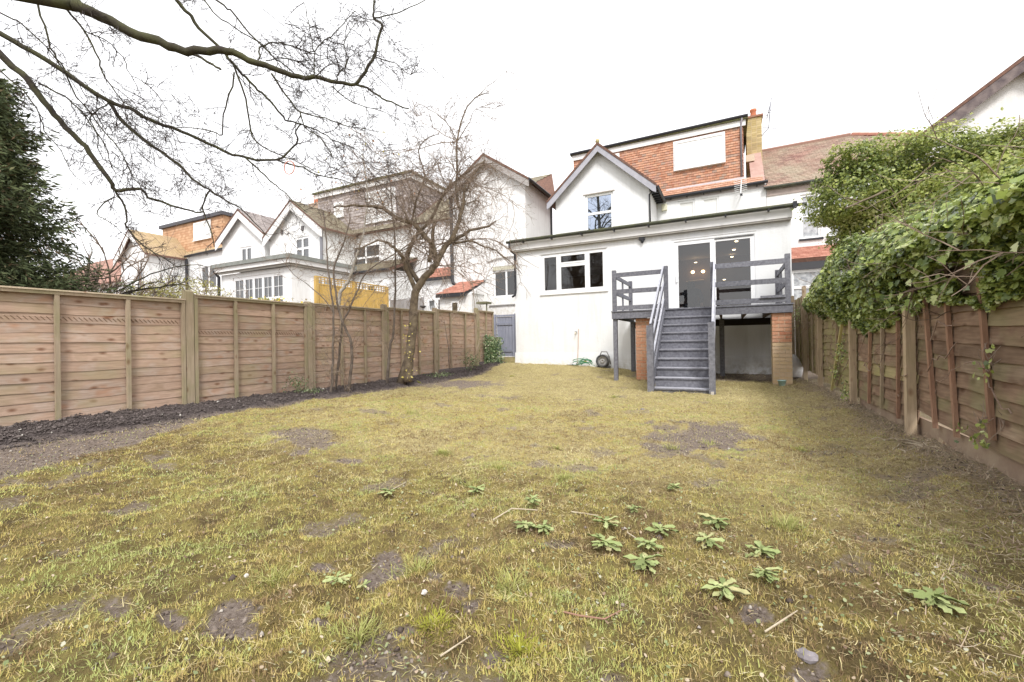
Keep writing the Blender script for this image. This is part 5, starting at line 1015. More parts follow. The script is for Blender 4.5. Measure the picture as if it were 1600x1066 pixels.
def B(lst, d0, d1, w0, w1, ntw=5, tl=.3, pre=None, lev=2, **kw):
    """a branch: sight-line points, near/far distance, widths in metres"""
    pts = PL(lst, d0, d1); 
    if pre is not None: back = pts[0]-(pts[1]-pts[0]).normalized()*.9; pts = [Vector(pre), Vector(pre).lerp(back, .6)+Vector((0, 0, .05)), back]+pts
    return limb(bo, tw, pts, w0, w1, ntw, tl, lev, .0046, kw.get('drop', -.03), 3, .5, 6, .006)
B([(556, 132), (570, 113), (587, 84), (590, 56), (598, 42), (584, 28), (584, 14), (586, -10)], 5, 5.2, .02, .008, 8, .3)
B([(584, 28), (612, 22), (640, 12), (672, -4)], 5.15, 5.3, .009, .005, 4, .2)
B([(556, 132), (581, 142), (598, 155), (618, 163), (639, 170)], 5, 5.1, .013, .007, 3, .15)
B([(290, 80), (315, 92), (338, 105), (345, 108)], 4.55, 4.5, .016, .009, 0)
B([(276, 0), (298, 25), (318, 51), (343, 73), (363, 98), (384, 121), (404, 141), (421, 158), (441, 180), (449, 189), (472, 194), (497, 205), (520, 217), (560, 235)], 4.6, 5.4, .022, .005, 14, .35, H_+Vector((-.3, .1, -.2)))
B([(366, 113), (360, 146), (349, 180), (348, 211), (330, 205), (300, 200), (270, 201)], 4.7, 4.8, .009, .004, 4, .25)
B([(365, 101), (384, 152), (390, 191), (401, 222), (435, 242), (470, 256), (500, 270)], 4.7, 5.2, .01, .004, 8, .35)
p3 = [(0, 53), (37, 73), (93, 107), (129, 132), (169, 158), (203, 169), (234, 189), (270, 201), (310, 217), (352, 236), (384, 247), (432, 250), (452, 236), (465, 220), (462, 205), (472, 194)]
B(p3, 4.6, 5.4, .033, .008, 16, .35, crotch+Vector((.1, .2, -.1)))
B([(432, 250), (474, 263), (497, 274), (525, 279), (560, 290)], 5.2, 5.4, .009, .004, 8, .3)
B([(384, 247), (401, 262), (421, 281), (438, 295), (457, 314), (480, 332)], 5.1, 5.3, .01, .004, 5, .3)
B([(169, 158), (197, 194), (242, 231), (279, 256), (300, 280), (328, 298), (351, 312), (375, 324), (398, 348), (420, 370)], 4.9, 5.3, .02, .004, 10, .3)
B([(328, 298), (318, 316), (318, 333), (330, 359), (335, 386)], 5.1, 5.1, .011, .005, 4, .2)
B([(0, 87), (42, 124), (68, 158), (93, 189), (124, 220), (146, 248), (169, 280), (181, 297), (202, 297), (222, 296), (232, 308), (266, 320), (296, 330), (317, 331)], 4.6, 5.2, .04, .008, 14, .35, crotch+Vector((.1, .25, -.4)))
B([(180, 297), (195, 323), (199, 346), (201, 361), (236, 392), (251, 400), (272, 415)], 5, 5.1, .012, .004, 7, .3)
B([(180, 308), (163, 318), (152, 334), (169, 346), (201, 372), (225, 395)], 5, 5, .008, .003, 5, .25)
B([(56, 0), (73, 51), (84, 84), (99, 107), (120, 150), (150, 190), (190, 240), (210, 280), (240, 300)], 4.6, 5, .012, .004, 12, .35, H_+Vector((-.8, -.3, -.3)))
B([(104, 14), (132, 48), (149, 82), (160, 113), (180, 141), (194, 160), (225, 175), (262, 192)], 4.3, 4.7, .01, .003, 9, .35, PL([(104, 8)], 4.25, 4.3)[0] if 0 else None)
B([(132, 48), (165, 62), (190, 88), (205, 118), (238, 133), (268, 148), (300, 172)], 4.4, 4.8, .006, .002, 8, .3)
B([(315, -5), (338, 23), (366, 42), (400, 63), (410, 70), (427, 90), (441, 107)], 4.8, 5, .009, .005, 6, .3, H_+Vector((.2, .2, -.2)))
B([(334, -4), (359, 17), (390, 51), (412, 74), (440, 100), (470, 122)], 4.7, 5, .012, .006, 8, .3, H_+Vector((.3, .2, -.2)))
B([(424, 115), (446, 149), (469, 174), (510, 186), (540, 196), (570, 201), (600, 207)], 4.9, 5.3, .011, .003, 10, .35)
B([(469, 174), (478, 200), (500, 215), (522, 250)], 5, 5.2, .008, .003, 6, .3)
B([(520, 135), (550, 160), (581, 169), (610, 180), (640, 196)], 5, 5.2, .007, .002, 5, .25)
B([(586, 89), (618, 101), (642, 117), (660, 107), (676, 132)], 5.1, 5.2, .006, .002, 5, .22)
B([(491, 121), (491, 84), (486, 56), (480, 28), (474, -5)], 4.9, 5.2, .006, .003, 9, .32)
B([(404, 93), (407, 73), (427, 68), (446, 68), (469, 76), (486, 82), (503, 68), (522, 53), (542, 31), (556, 17)], 4.8, 5, .009, .004, 14, .3)
B([(525, 128), (531, 113), (545, 100), (538, 70), (542, 56), (560, 30)], 5, 5, .008, .003, 8, .25)
B([(415, 95), (440, 90), (470, 95), (500, 92), (530, 88)], 4.85, 5, .006, .002, 10, .28)
B([(0, 20), (30, 36), (62, 62), (90, 96), (110, 120), (140, 140)], 4.4, 4.7, .011, .004, 10, .35, crotch+Vector((.2, .3, .2)))
B([(0, 110), (40, 145), (62, 178), (70, 205), (95, 235), (110, 268), (135, 290)], 4.7, 5, .009, .003, 10, .35, crotch+Vector((.2, .3, -.4)))
B([(60, 130), (100, 150), (120, 168), (140, 190), (165, 230), (175, 262), (190, 280)], 4.7, 5, .01, .003, 10, .33)
B([(170, 160), (150, 175), (142, 185), (152, 210), (155, 240), (180, 262), (215, 280)], 4.8, 5, .007, .003, 8, .3)
tail = [(160, 230), (190, 250), (225, 262), (250, 275), (280, 280)]
for k in range(75):      # hanging curtain of thin shoots
    x0, y0 = random.choice([(120+random.random()*200, 140+random.random()*120), (380+random.random()*180, 150+random.random()*90), (130+random.random()*120, 120+random.random()*120), (400+random.random()*200, 10+random.random()*100)]); q = pD(x0, y0, random.uniform(4.7, 5.2))
    twig(tw, q, Vector((.5, .4, -.45)), random.uniform(.5, 1.1), .004, 2, .35, -.02, 4, 4)
part('trunk', tk, bark_dark, OT, True); part('branches', bo, bark_dark, OT, True); part('twigs', tw, twig_dark, OT, kind='stuff')

q = pD(452, 262, 5.15); mb = MB().tube([q+Vector((.062*math.cos(a), .02*math.cos(a), .078*math.sin(a))) for a in np.linspace(0, 6.3, 25)], .006, 6); solo('red_ring', mb, M('faded_red_plastic', (.7, .27, .19), rough=.5), tuple(q), 'small faded red plastic ring caught in the overhanging twigs', 'ring', smooth=True)
# bare garden tree in the left border
GT = thing('bare_border_tree', tuple(pX(637, 590, -6.1)), 'leafless forked tree with pale brown bark in the soil border by the left fence', 'tree')
bo = MB(); tw = MB(); D0 = 8.85
def Q(lst, w0, w1, d0=D0, d1=D0, ntw=6, tl=.5, lev=2, pre=None, drop=-.02):
    pts = PL(lst, d0, d1); return limb(bo, tw, pts, w0, w1, ntw, tl, lev, .0055, drop, 3, .45, 7, .008)
Q([(636, 596), (638, 570), (642, 530), (646, 490), (648, 465), (655, 445), (668, 428), (682, 412), (693, 389), (707, 371), (716, 350), (721, 332), (725, 312), (727, 290)], .105, .025, D0, D0-.2, 7, .6)
bo.tube(PL([(626, 602), (633, 575), (641, 545)], D0, D0), [.1, .08, .05], 8)
Q([(682, 414), (677, 385), (664, 371), (646, 350), (621, 342), (602, 327), (592, 324), (564, 321), (539, 322), (521, 325)], .06, .014, D0, D0-1.0, 14, .6)
Q([(671, 410), (673, 390), (676, 370), (678, 345)], .05, .03, D0-.1, D0-.1, 2, .3)
Q([(707, 378), (735, 360), (764, 353), (775, 345)], .04, .012, D0, D0+.5, 10, .6)
Q([(707, 382), (732, 376), (757, 385), (775, 392), (800, 412), (815, 428)], .025, .006, D0, D0-.3, 12, .5)
Q([(650, 456), (636, 421), (628, 402), (621, 392), (606, 380), (590, 376), (560, 390)], .05, .012, D0, D0-.6, 10, .5)
Q([(653, 440), (636, 410), (643, 382), (655, 362), (671, 346), (693, 303), (706, 288), (721, 275), (740, 262), (758, 250)], .05, .012, D0, D0+.2, 12, .55)
Q([(643, 346), (650, 314), (664, 275), (653, 235), (671, 214), (686, 210)], .022, .006, D0, D0-.4, 12, .5)
Q([(721, 332), (712, 300), (714, 271), (714, 221), (725, 178), (743, 153), (764, 146)], .03, .008, D0, D0+.1, 12, .5)
Q([(714, 221), (696, 189), (671, 171), (650, 160)], .012, .003, D0, D0, 6, .5); Q([(743, 153), (771, 128), (785, 115), (800, 112)], .008, .003, D0, D0+.2, 5, .5); Q([(696, 189), (695, 172), (700, 160)], .007, .003, D0, D0, 3, .3)
Q([(686, 332), (712, 325), (743, 314), (748, 318)], .016, .01, D0, D0+.3, 8, .5)
Q([(727, 300), (735, 280), (748, 262), (770, 255)], .018, .006, D0, D0+.3, 12, .6); Q([(664, 371), (640, 380), (618, 400), (612, 430)], .018, .005, D0, D0-.4, 8, .5)
Q([(602, 327), (590, 300), (582, 275), (570, 255)], .012, .004, D0-.6, D0-.8, 9, .5); Q([(640, 350), (625, 320), (600, 290), (575, 280)], .012, .004, D0-.4, D0-.8, 9, .5)
for k in range(44):
    a = random.choice(((707,378),(682,414),(664,371),(643,382),(693,303),(714,271),(721,332),(714,221),(650,314),(735,360),(732,376))); q = pD(*a, D0); twig(tw, q, rv()+Vector((0, 0, .5)), random.uniform(.9, 1.7), .011, 3, .28, -.02, 4, 5, .09)
for k in range(100):
    q = pD(random.gauss(685, 48), random.gauss(310, 48), D0+random.uniform(-.5, .5)); twig(tw, q, rv()+Vector((0, 0, .15)), random.uniform(.4, .9), .005, 2, .4, -.03, 4)
for k in range(75): q = pD(random.gauss(570, 45), random.gauss(320, 50), D0-.9+random.uniform(-.4, .4)); twig(tw, q, rv()+Vector((0, 0, -.1)), random.uniform(.4, .9), .0048, 2, .4, -.03, 4)
part('trunk', bo, bark_tan, GT, True); part('twigs', tw, twig_tan, GT, kind='stuff')
lm_ = MB()
for k in range(90):
    q = pD(random.gauss(560, 40), random.gauss(270, 45), D0-1); s = random.uniform(.015, .035); d = rv().normalized()*s; e = d.orthogonal().normalized()*s*.5; lm_.add([q-d, q-e, q+d, q+e], [(0, 1, 2, 3)], random.random())
for k in range(90):
    t_ = random.random()**.7; q = pD(641-5*t_+random.gauss(0, 5), 500+95*t_, D0-.13+random.uniform(-.02, .1)); s = random.uniform(.012, .03); d = rv().normalized()*s; e = d.orthogonal().normalized()*s*.6; lm_.add([q-d, q-e, q+d, q+e], [(0, 1, 2, 3)], .75+.25*random.random())
part('clinging_leaves', lm_, attr_mat('brown_and_yellow_leaves', [(0, (.35, .16, .08)), (.7, (.42, .26, .14)), (.75, (.6, .5, .12)), (1, (.7, .62, .25))]), GT, kind='stuff')
# saplings
def sapling(label, pts, d, w0, w1, mat=stem_m, ntw=10, tl=.35, drop=.02):
    base = pX(pts[0][0], pts[0][1], d); dep = (base-Vector((0, 0, EYE))).dot(fw); t = thing('sapling', tuple(base), label, 'sapling', 'thin leafless saplings in the soil border'); b_, tw_ = MB(), MB()
    P_ = PL(pts, dep, dep+.15); P_[0].z -= .08; limb(b_, tw_, P_, w0*1.45, w1*1.6, int(ntw*1.5), tl*1.1, 2, .0055, drop, 3, .35, 7, .006)
    part('stem', b_, mat, t, True); part('twigs', tw_, twig_tan, t, kind='stuff')
sapling('leftmost of the three crossing saplings in the soil border, nearly upright', [(517, 618), (519, 585), (520, 555), (521, 505), (520, 475), (512, 417), (510, 380), (505, 330)], -5.95, .016, .006)
sapling('sapling that starts beside the leftmost one and crosses to the right', [(523, 605), (530, 560), (535, 507), (545, 485), (555, 462), (570, 430), (590, 412), (620, 395), (650, 380)], -6.2, .015, .005)
sapling('curved sapling crossing to the left in front of the left fence', [(539, 618), (547, 587), (550, 550), (546, 527), (535, 502), (527, 475), (522, 425), (528, 400), (537, 380), (548, 340)], -5.9, .02, .006, ntw=14, tl=.6)
sapling('taller sapling just left of the forked tree trunk', [(604, 602), (607, 562), (611, 535), (615, 515), (617, 455), (617, 380), (612, 310), (606, 260)], -6.2, .022, .006, ntw=14, tl=.4)
sapling('thick pale stem rising behind the crossing saplings', [(528, 485), (530, 462), (537, 449), (545, 437), (553, 412), (560, 392), (570, 350), (574, 300), (566, 240)], -7.6, .03, .008, M('pale_grey_bark', (.34, .31, .26), (.42, .39, .34), scale=9), ntw=16, tl=.6)
sapling('slender arching shoot leaning left over the fence from the saplings', [(520, 480), (505, 466), (482, 446), (460, 430), (440, 405)], -6.3, .007, .003, ntw=4)
sapling('bare twiggy whip in front of the fifth fence panel', [(702, 572), (700, 545), (697, 522), (694, 500)], -6.5, .008, .003, ntw=3, tl=.12)

# leafless shrub and bushes beyond the left fence
def bush_tree(label, px_, py_, dep, n_, ln, r, mat, spread, cat='shrub', up=.9, lev=3, kids=3, name='leafless_shrub'):
    q = pD(px_, py_, dep); q.z = .05; t = thing(name, tuple(q), label, cat); b_ = MB()
    for k in range(n_):
        a = random.random()*6.28; d = Vector((math.cos(a)*spread, math.sin(a)*spread, up)); twig(b_, q+Vector((0, 0, random.uniform(.2, 1.)))+rv(.05), d, ln*random.uniform(.7, 1.1), r, lev, .2, -.012, kids, 5, .16)
    b_.tube([q, q+Vector((.02, 0, 1.1))], [r*2, r*1.3], 8); part('branches', b_, mat, t, kind='stuff'); return t
bush_tree('leafless grey-brown shrub beyond the left fence below the conifer', 105, 460, 11, 26, 2.3, .05, twig_tan, .85, lev=3, kids=4)
bush_tree('second leafless shrub further back, in front of the far red roof', 160, 455, 16, 24, 2.9, .05, twig_tan, .8, lev=3, kids=4)
AR = thing('arching_shrub', tuple(pD(180, 458, 10)), 'dark arching branches just above the left fence near the conifer', 'shrub'); b_ = MB(); tw = MB()
for lst, w_ in (([(150, 462), (175, 458), (203, 445), (235, 428), (272, 419), (300, 414), (330, 417)], .022), ([(180, 465), (205, 455), (240, 450), (270, 446), (290, 440)], .03), ([(185, 467), (215, 452), (250, 440), (262, 448), (285, 444), (300, 452)], .016), ([(200, 466), (225, 463), (245, 466)], .02), ([(110, 460), (85, 425), (62, 398)], .05), ([(112, 458), (135, 440), (150, 436), (190, 430)], .03), ([(132, 455), (138, 425), (143, 395), (140, 380)], .02)):
    P_ = PL(lst, 10, 10.4); P_ = [pD(lst[0][0], 475, 10)]+P_; limb(b_, tw, P_, w_, w_*.35, 8, .6, 2, .006, 0, 3, .3, 6, .01)
part('branches', b_, bark_dark, AR, True); part('twigs', tw, twig_dark, AR, kind='stuff')
def foliage(label, name, c, rad, n_, size, stops, cat='bush', dens=.5, mname=None, flat=.6):
    nn = n_; d = rng.normal(0, 1, (nn, 3)); d /= np.linalg.norm(d, axis=1)[:, None]; r = rng.random(nn)**.45
    P_ = np.array(c)+d*np.array(rad)*r[:, None]; nz_ = np.array([fbm(P_[:, 0]+P_[:, 2]*1.7, P_[:, 1]+P_[:, 2], 1.6/max(rad)*2, 3)])[0]; k = nz_ > dens-.1; P_ = P_[k]; nn = len(P_)
    return P_
def cards(P_, size, mat, name, rnd, nrm=None, flat=.8, parent=None, off=(0, 0, 0), asp=1.6, ivy=False):
    nn = len(P_); a = rng.normal(0, 1, (nn, 3))*flat
    if nrm is not None: a = a+nrm
    a /= np.linalg.norm(a, axis=1)[:, None]; t = np.cross(a, rng.normal(0, 1, (nn, 3))+np.array([0, 0, -1.2])); t /= np.linalg.norm(t, axis=1)[:, None]+1e-9; b_ = np.cross(a, t)
    shp = np.array([[-.5, 0], [-.42, .32], [-.1, .25], [.05, .42], [.2, .17], [.55, 0], [.2, -.17], [.05, -.42], [-.1, -.25], [-.42, -.32]]) if ivy else np.array([[-.5, 0], [-.1, .5/asp], [.5, 0], [-.1, -.5/asp]])
    K = len(shp); V = np.zeros((nn, K, 3))
    for i, (u, v) in enumerate(shp): V[:, i] = P_+(b_*u+t*v+a*(.22*abs(v)-.1*u))*size[:, None]
    Fc = (np.arange(nn)*K)[:, None]+np.arange(K)[None]; me = np_mesh(name, (V.reshape(-1, 3)-np.array(off)), Fc, mat, dict(rnd=np.repeat(rnd, K))); o = link(name, me, parent); return o
yg = attr_mat('yellow_green_spring_leaf', [(0, (.22, .2, .07)), (.5, (.4, .38, .1)), (1, (.55, .52, .2))], trans=.35)
c = pD(285, 440, 13); t = thing('budding_bush', (c.x, c.y, .1), 'yellow-green budding bush between the ochre-roofed house and the glazed extension', 'bush'); tw = MB()
for k in range(16): twig(tw, Vector((c.x, c.y, .6))+rv(.3), Vector((random.gauss(0, .6), random.gauss(0, .6), .9)), random.uniform(1.6, 2.6), .02, 3, .2, 0, 4, 4, .16)
part('branches', tw, twig_tan, t, kind='stuff')
P_ = foliage('', '', (c.x, c.y, 2.0), (1.5, 1.5, 1.1), 14000, .1, None, dens=.5); setp(cards(P_, rng.uniform(.03, .07, len(P_)), yg, 'foliage', rng.random(len(P_)), parent=t, off=(c.x, c.y, .1)), kind='stuff')
# conifer
CN = thing('conifer', (-11.2, 2.15, 0), 'tall dark green conifer at the left edge beyond the fence', 'tree')
con_m = attr_mat('dark_conifer_spray', [(0, (.05, .06, .032)), (.5, (.095, .12, .055)), (.85, (.15, .17, .08)), (1, (.23, .16, .1))], rough=.85)
part('trunk', MB().tube([(-11.2, 2.15, 0), (-11.2, 2.15, 4), (-11.15, 2.15, 6.2)], [.22, .13, .03], 10), bark_dark, CN, True)
PP = []; DD = []; br = MB()
for k in range(820):
    z = .9+random.random()**.85*4.9; ln = (2.0*max(1-(z/6.3), .02)**.6+.12)*random.uniform(.7, 1.12)*(1+.16*math.sin(z*4+1)); a = random.random()*6.28; d = Vector((math.cos(a), math.sin(a), random.uniform(-.12, .25))); q = Vector((-11.2, 2.15, z)); pts = [q]; m_ = 9
    for i in range(m_): d = (d+rv(.07)+Vector((0, 0, -.028 if i < 6 else .05))).normalized(); pts.append(pts[-1]+d*ln/m_)
    br.tube(pts, [.02*(1-.8*i/m_)+.002 for i in range(m_+1)], 4, cap=False)
    for i in range(2, m_+1):
        for j in range(int(26*(.7+.5*i/m_))): PP.append(pts[i]+rv(.055)+d*random.uniform(-.1, .1)); DD.append(d*.9+rv(.55)+Vector((0, 0, -.35)))
part('branches', br, bark_dark, CN, kind='stuff')
PP = np.array([tuple(p) for p in PP]); DD = np.array([tuple(p) for p in DD]); DD /= np.linalg.norm(DD, axis=1)[:, None]; nn = len(PP)
s_ = np.cross(DD, rng.normal(0, 1, (nn, 3))); s_ /= np.linalg.norm(s_, axis=1)[:, None]; ln = rng.uniform(.06, .17, nn)[:, None]; wd = rng.uniform(.005, .011, nn)[:, None]
V = np.stack([PP-s_*wd, PP+DD*ln*.5-s_*wd*1.6, PP+DD*ln, PP+DD*ln*.5+s_*wd*1.6], 1)
o = link('foliage', np_mesh('foliage', V.reshape(-1, 3)-np.array([-11.2, 2.15, 0]), np.arange(nn*4).reshape(-1, 4), con_m, dict(rnd=np.repeat(np.clip(rng.normal(.5, .25, nn), 0, 1), 4))), CN); setp(o, kind='stuff')

# ------------------------------------------------------------------ ivy and the ivy-clad tree on the right
ivy_m = attr_mat('ivy_leaf', [(0, (.07, .1, .03)), (.25, (.17, .23, .06)), (.55, (.33, .4, .095)), (.82, (.46, .51, .17)), (1, (.58, .6, .34))], rough=.3, trans=.22, spec=.5)
ivy_old = attr_mat('ivy_dry_leaf', [(0, (.16, .1, .06)), (1, (.3, .21, .13))])
IV = thing('fence_ivy', (1.75, 6, 0), 'dense glossy ivy heaped over the right fence', 'ivy')
nn = 95000; y = 2.0+rng.random(nn)*8.6
ztop = np.interp(y, [2, 3.5, 4.5, 5.2, 6.2, 7.2, 8.2, 9.2, 10.0, 10.8], [1.85, 1.8, 1.9, 1.98, 2.12, 2.22, 2.28, 2.1, 1.92, 1.8])+.5*(fbm(y, y*0+3, 2.4, 4)-.5)
zbot = np.interp(y, [2, 3.4, 4.2, 4.8, 5.3, 5.8, 6.6, 7.4, 8.2, 9.2, 10.8], [1.2, 1.19, 1.19, 1.2, 1.18, 1.05, 1.05, 1.12, 1.25, 1.35, 1.52])+.42*(fbm(y, y*0+9, 3.4, 4)-.5)
u_ = rng.random(nn); ang = u_*math.pi*1.15-.25      # around the heap, front to back
rx = np.interp(y, [2, 4, 6, 8, 9.5, 10.8], [.3, .32, .34, .36, .24, .1])*(.5+1.05*fbm(y*1.3, ang, 2.6, 3)); shell = 1-np.abs(rng.normal(0, .13, nn))
zc = (zbot+1.35)/2; z = np.where(np.sin(ang) > 0, 1.5+(ztop-1.5)*np.sin(ang)*shell, 1.5); x = 1.62-rx*np.cos(ang)*shell
dr = rng.random(nn) < .5; z = np.where(dr, zbot+(1.65-zbot)*rng.random(nn), z); x = np.where(dr, 1.5-rx*.85*np.clip((z-zbot+.1)/(1.7-zbot), .1, 1)*shell+.03, x)
nrm = np.stack([-np.cos(ang)*1.0-.4, np.full(nn, -.25), np.sin(ang)*.9+.3], -1); P_ = np.stack([x, y, z], -1)
k = (y > 1.6) & (z > zbot) & (fbm(y*1.7+z, z*1.9, 2.6, 3) > np.where(dr, .3, .36)); P_, nrm, z_ = P_[k], nrm[k], z[k]; nn = len(P_)
hue = np.clip(rng.normal(.45, .24, nn)+.9*(fbm(P_[:, 1], P_[:, 2], 3, 2)-.5), 0, 1)
setp(cards(P_, rng.uniform(.034, .066, nn), ivy_m, 'leaves', hue, nrm, .55, IV, (1.75, 6, 0), ivy=True), kind='stuff')
st_m = MB()
for i in range(60):
    y0 = random.uniform(2.4, 9.5); q = Vector((1.62, y0, random.uniform(1.1, 1.9))); twig(st_m, q, Vector((random.uniform(-.4, .3), random.gauss(0, .7), random.gauss(.1, .4))), random.uniform(.3, .9), .006, 2, .4, 0, 3, 4)
part('stems', st_m, M('ivy_stem', (.16, .11, .08), (.26, .2, .15), scale=12), IV, kind='stuff')
def ivy_leaf(mat):
    mb = MB(); mb.v = [(-.5, 0, 0), (-.48, .2, .03), (-.3, .42, .09), (-.1, .26, .05), (.05, .46, .1), (.2, .2, .04), (.6, 0, -.06), (.2, -.2, .04), (.05, -.46, .1), (-.1, -.26, .05), (-.3, -.42, .09), (-.48, -.2, .03), (-.1, 0, 0)]
    mb.f = [(12, i, i+1) for i in range(11)]+[(12, 11, 0)]; return mb.mesh('leaf', mat, smooth=True)
ivo = rnd_obj_mat('near_ivy_leaf', [(0, (.06, .09, .025)), (.5, (.18, .24, .055)), (.85, (.32, .37, .12)), (1, (.46, .49, .25))], rough=.33, bs=.15, bscale=50)
ivl = ivy_leaf(ivo)
for i in range(290):
    y = random.uniform(2.9, 6.2); a = random.uniform(-.1, 1.5); rxx = .36; zt_ = 1.85+.12*(y-3.5); x = 1.62-rxx*math.cos(a)*1.02; z = 1.35+(zt_-1.35)*math.sin(a) if a > .2 else random.uniform(1.15, 1.5)
    o = link('leaf', ivl, IV, (x-1.75, y-6, z)); s = random.uniform(.045, .07); o.scale = (s, s, s); n_ = Vector((-math.cos(a)-.4, -.5, math.sin(a)*.8+.3))+rv(.35); o.rotation_euler = (n_.to_track_quat('Z', 'Y').to_matrix() @ Matrix.Rotation(random.gauss(-1.5, .8), 3, 'Z')).to_euler()
# tree crown behind
IT = thing('ivy_clad_tree', (3.6, 9.6, 0), 'small tree smothered in ivy standing behind the right fence', 'tree')
tk = MB()
TB = Vector((3.4, 9.3, 0)); limb(tk, tk, [TB, TB+Vector((-.1, .1, 1.5)), TB+Vector((-.25, .2, 2.4)), TB+Vector((-.4, .4, 2.9)), TB+Vector((-.3, .6, 3.2))], .13, .03, 0)
for px0, py0, px1, py1, dd in ((1440, 320, 1330, 300, 8.6), (1440, 330, 1400, 260, 8.5), (1450, 320, 1530, 260, 8.3), (1450, 340, 1580, 250, 7.8), (1445, 300, 1450, 230, 8.4), (1440, 340, 1310, 350, 8.8)):
    a, b_ = pD(px0, py0, 8.8), pD(px1, py1, dd); limb(tk, tk, [a, a.lerp(b_, .5)+rv(.08), b_.lerp(a, .25)], .05, .012, 2, .3, 1, .008)
for pts in (([(1385, 297), (1365, 307), (1345, 315), (1322, 309)]), ([(1345, 315), (1330, 322), (1320, 326)])): tk.tube(PL(pts, 7.6, 7.6), [.02, .018, .014, .01][:len(pts)], 6)
part('trunk', tk, bark_tan, IT, True)
blobs = [(1345, 300, 8.4, .85, .75, .62), (1310, 325, 8.6, .5, .5, .42), (1400, 255, 8.4, .9, .8, .62), (1460, 255, 8.3, .95, .8, .58), (1520, 275, 8.0, .9, .8, .6), (1580, 260, 7.6, .9, .8, .7), (1620, 240, 7.3, .8, .7, .6), (1440, 320, 8.5, 1.0, .8, .6), (1380, 345, 8.6, .8, .7, .45), (1500, 340, 8.0, 1.0, .8, .6), (1570, 330, 7.5, .9, .8, .6), (1340, 375, 8.8, .5, .5, .4), (1300, 290, 8.5, .35, .35, .3), (1330, 252, 8.4, .45, .45, .35), (1400, 385, 7.2, .6, .6, .45), (1450, 375, 6.2, .6, .6, .45), (1510, 360, 5.4, .6, .6, .45), (1570, 345, 4.8, .55, .55, .45), (1620, 320, 4.5, .5, .5, .5), (1560, 290, 5.6, .6, .6, .45), (1480, 320, 6.6, .7, .6, .5), (1600, 400, 4.2, .4, .4, .3), (1540, 410, 4.9, .4, .4, .3), (1470, 420, 5.7, .4, .4, .3)]
PA = []; NA = []
for bx_, by_, bd_, rx_, ry_, rz_ in blobs:
    c = pD(bx_, by_, bd_); m_ = int(5200*rx_*rz_*2.6); d = rng.normal(0, 1, (m_, 3)); d /= np.linalg.norm(d, axis=1)[:, None]; r = 1-np.abs(rng.normal(0, .17, m_))+(rng.random(m_) < .03)*.22; P_ = np.array(c)+d*np.array([rx_, ry_, rz_])*r[:, None]*(.6+.8*fbm(d[:, 0]*2+bx_, d[:, 2]*2+d[:, 1], 1.6, 3))[:, None]
    PA.append(P_); NA.append(d+np.array([0, -.2, .5]))
P_ = np.concatenate(PA); Nn = np.concatenate(NA); k = fbm(P_[:, 0]*1.3+P_[:, 1], P_[:, 2]*1.6+P_[:, 1]*.6, 2.6, 3) > .38; P_, Nn = P_[k], Nn[k]; nn = len(P_)
hue = np.clip(rng.normal(.62, .22, nn)+1.1*(fbm(P_[:, 0]+P_[:, 1], P_[:, 2], 2.5, 2)-.5), 0, 1)
it_m = attr_mat('tree_ivy_leaf', [(0, (.08, .11, .03)), (.35, (.18, .23, .05)), (.65, (.31, .36, .08)), (.88, (.42, .45, .13)), (1, (.52, .52, .22))], rough=.42, trans=.3, spec=.45)
setp(cards(P_, rng.uniform(.04, .075, nn), it_m, 'crown', hue, Nn, .6, IT, (3.6, 9.6, 0), asp=1.4), kind='stuff')
# plants in the border and on the fences
lp = attr_mat('border_plant_leaf', [(0, (.08, .12, .05)), (.6, (.2, .26, .12)), (1, (.42, .46, .3))], trans=.2)
def clump(label, px_, py_, X, rad, n_, size, mat=lp, name='border_plant', stems=5, hgt=.4, cat='plant', asp=1.6):
    q = pX(px_, py_, X); zz = gh(q.x, q.y); t = thing(name, (q.x, q.y, zz), label, cat); c = Vector((q.x, q.y, zz+hgt/2)); P_ = np.array(c)+rng.normal(0, .45, (n_, 3))*np.array([rad, rad, hgt/2]); P_[:, 2] = np.maximum(P_[:, 2], zz+.01)
    setp(cards(P_, rng.uniform(.6, 1.2, n_)*size, mat, 'leaves', rng.random(n_), None, .8, t, (q.x, q.y, zz), asp=asp), kind='stuff'); mb = MB()
    for i in range(stems): twig(mb, Vector((q.x, q.y, zz)), Vector((random.gauss(0, .35), random.gauss(0, .35), 1)), hgt*1.1, .004, 1, .25, 0, 3, 4, .05)
    part('stems', mb, twig_tan, t, kind='stuff')
clump('variegated pale shrublet against the left fence below the sapling shoots', 466, 605, -6.45, .22, 220, .035, hgt=.34)
clump('low pale-leaved clump in the border beside the variegated shrublet', 486, 612, -6.2, .2, 150, .03, hgt=.12)
clump('leafy shrub in the border near the far end of the left fence', 737, 572, -6.45, .28, 300, .05, hgt=.55, stems=8)
clump('low silvery plant in the border right of the forked tree', 686, 585, -6.1, .3, 200, .04, hgt=.14)
q = pX(767, 560, -6.72); t = thing('gate_ivy', (-6.7, 11.95, .2), 'column of variegated ivy growing on the left fence beside the gate', 'ivy'); n_ = 2600
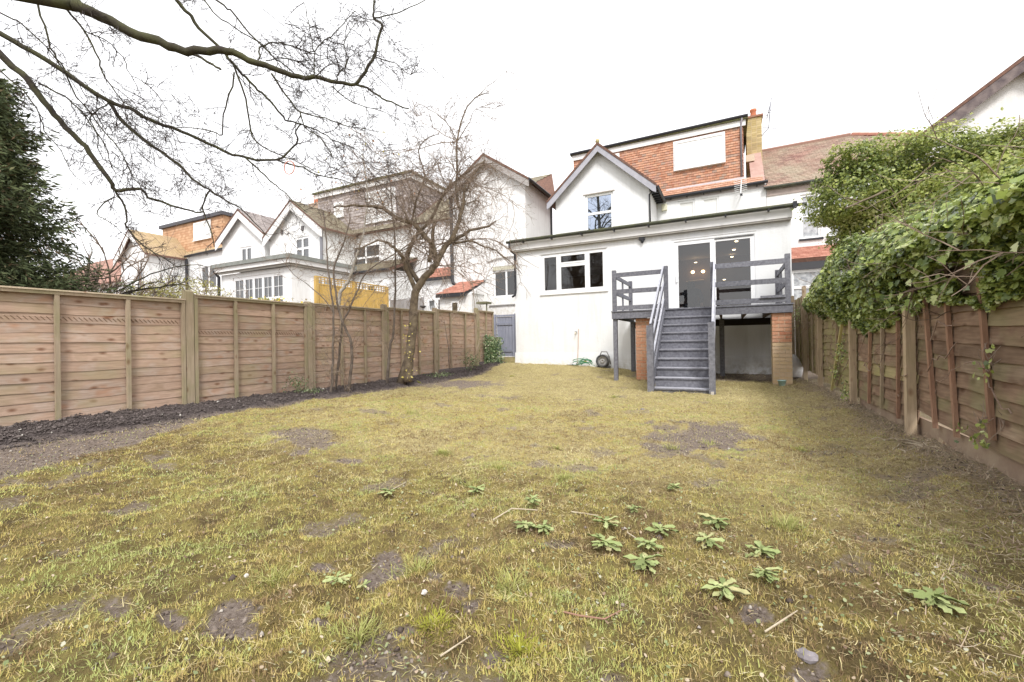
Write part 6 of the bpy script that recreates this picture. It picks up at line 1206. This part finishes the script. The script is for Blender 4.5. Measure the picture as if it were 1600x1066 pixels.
yy = rng.uniform(11.62, 12.5, n_); zz = .2+rng.random(n_)*(.85+.2*fbm(yy, yy*0, 3, 2)); xx = -6.72+np.abs(rng.normal(0, .13, n_)); P_ = np.stack([xx, yy, zz], -1)
vi = attr_mat('variegated_ivy', [(0, (.05, .09, .04)), (.5, (.13, .2, .08)), (.8, (.28, .34, .18)), (1, (.5, .52, .34))], rough=.4)
setp(cards(P_, rng.uniform(.035, .06, n_), vi, 'leaves', rng.random(n_), np.array([[.8, -.5, .3]]), .6, t, (-6.7, 11.95, .2), ivy=True), kind='stuff')
mb = MB(); [twig(mb, Vector((-6.71, 11.9+.1*i, .6)), Vector((.0, random.uniform(-.3, .1), 1)), .9, .006, 1, .2, 0, 3, 4) for i in range(4)]; part('stems', mb, twig_tan, t, kind='stuff')
for lab, X, Yc, Zc, r_, n_ in [('ragged ivy tuft low on the nearest right fence panel', 1.44, 3.85, .3, .1, 36), ('small ivy sprig climbing the lower middle of the nearest right fence panel', 1.45, 3.75, .75, .08, 18), ('ivy clump at the foot of the third right fence panel', 1.44, 7.3, .12, .16, 110), ('ivy patch halfway up the green-stained fence panel', 1.45, 7.6, .72, .2, 110), ('dark ivy trail under that ivy patch', 1.45, 7.95, .4, .14, 80), ('small ivy bunch on the far right fence near the deck', 1.45, 11.8, 1.45, .2, 120)]:
    t = thing('ivy_sprig', (X, Yc, Zc), lab, 'ivy', 'small ivy growths on the right fence'); P_ = np.array([X, Yc, Zc])+rng.normal(0, 1, (n_, 3))*np.array([.03, r_*.7, r_*.6])
    setp(cards(P_, rng.uniform(.02, .042, n_), ivy_m, 'leaves', rng.random(n_), np.array([[-.9, -.3, .2]]), .5, t, (X, Yc, Zc), ivy=True), kind='stuff')
    mb = MB(); [twig(mb, Vector((X+.02, Yc+random.gauss(0, r_*.3), Zc-r_*.4)), Vector((0, random.gauss(0, .4), 1)), r_*2, .003, 1, .4, 0, 3, 4, .04) for i in range(3)]; part('stems', mb, twig_tan, t, kind='stuff')
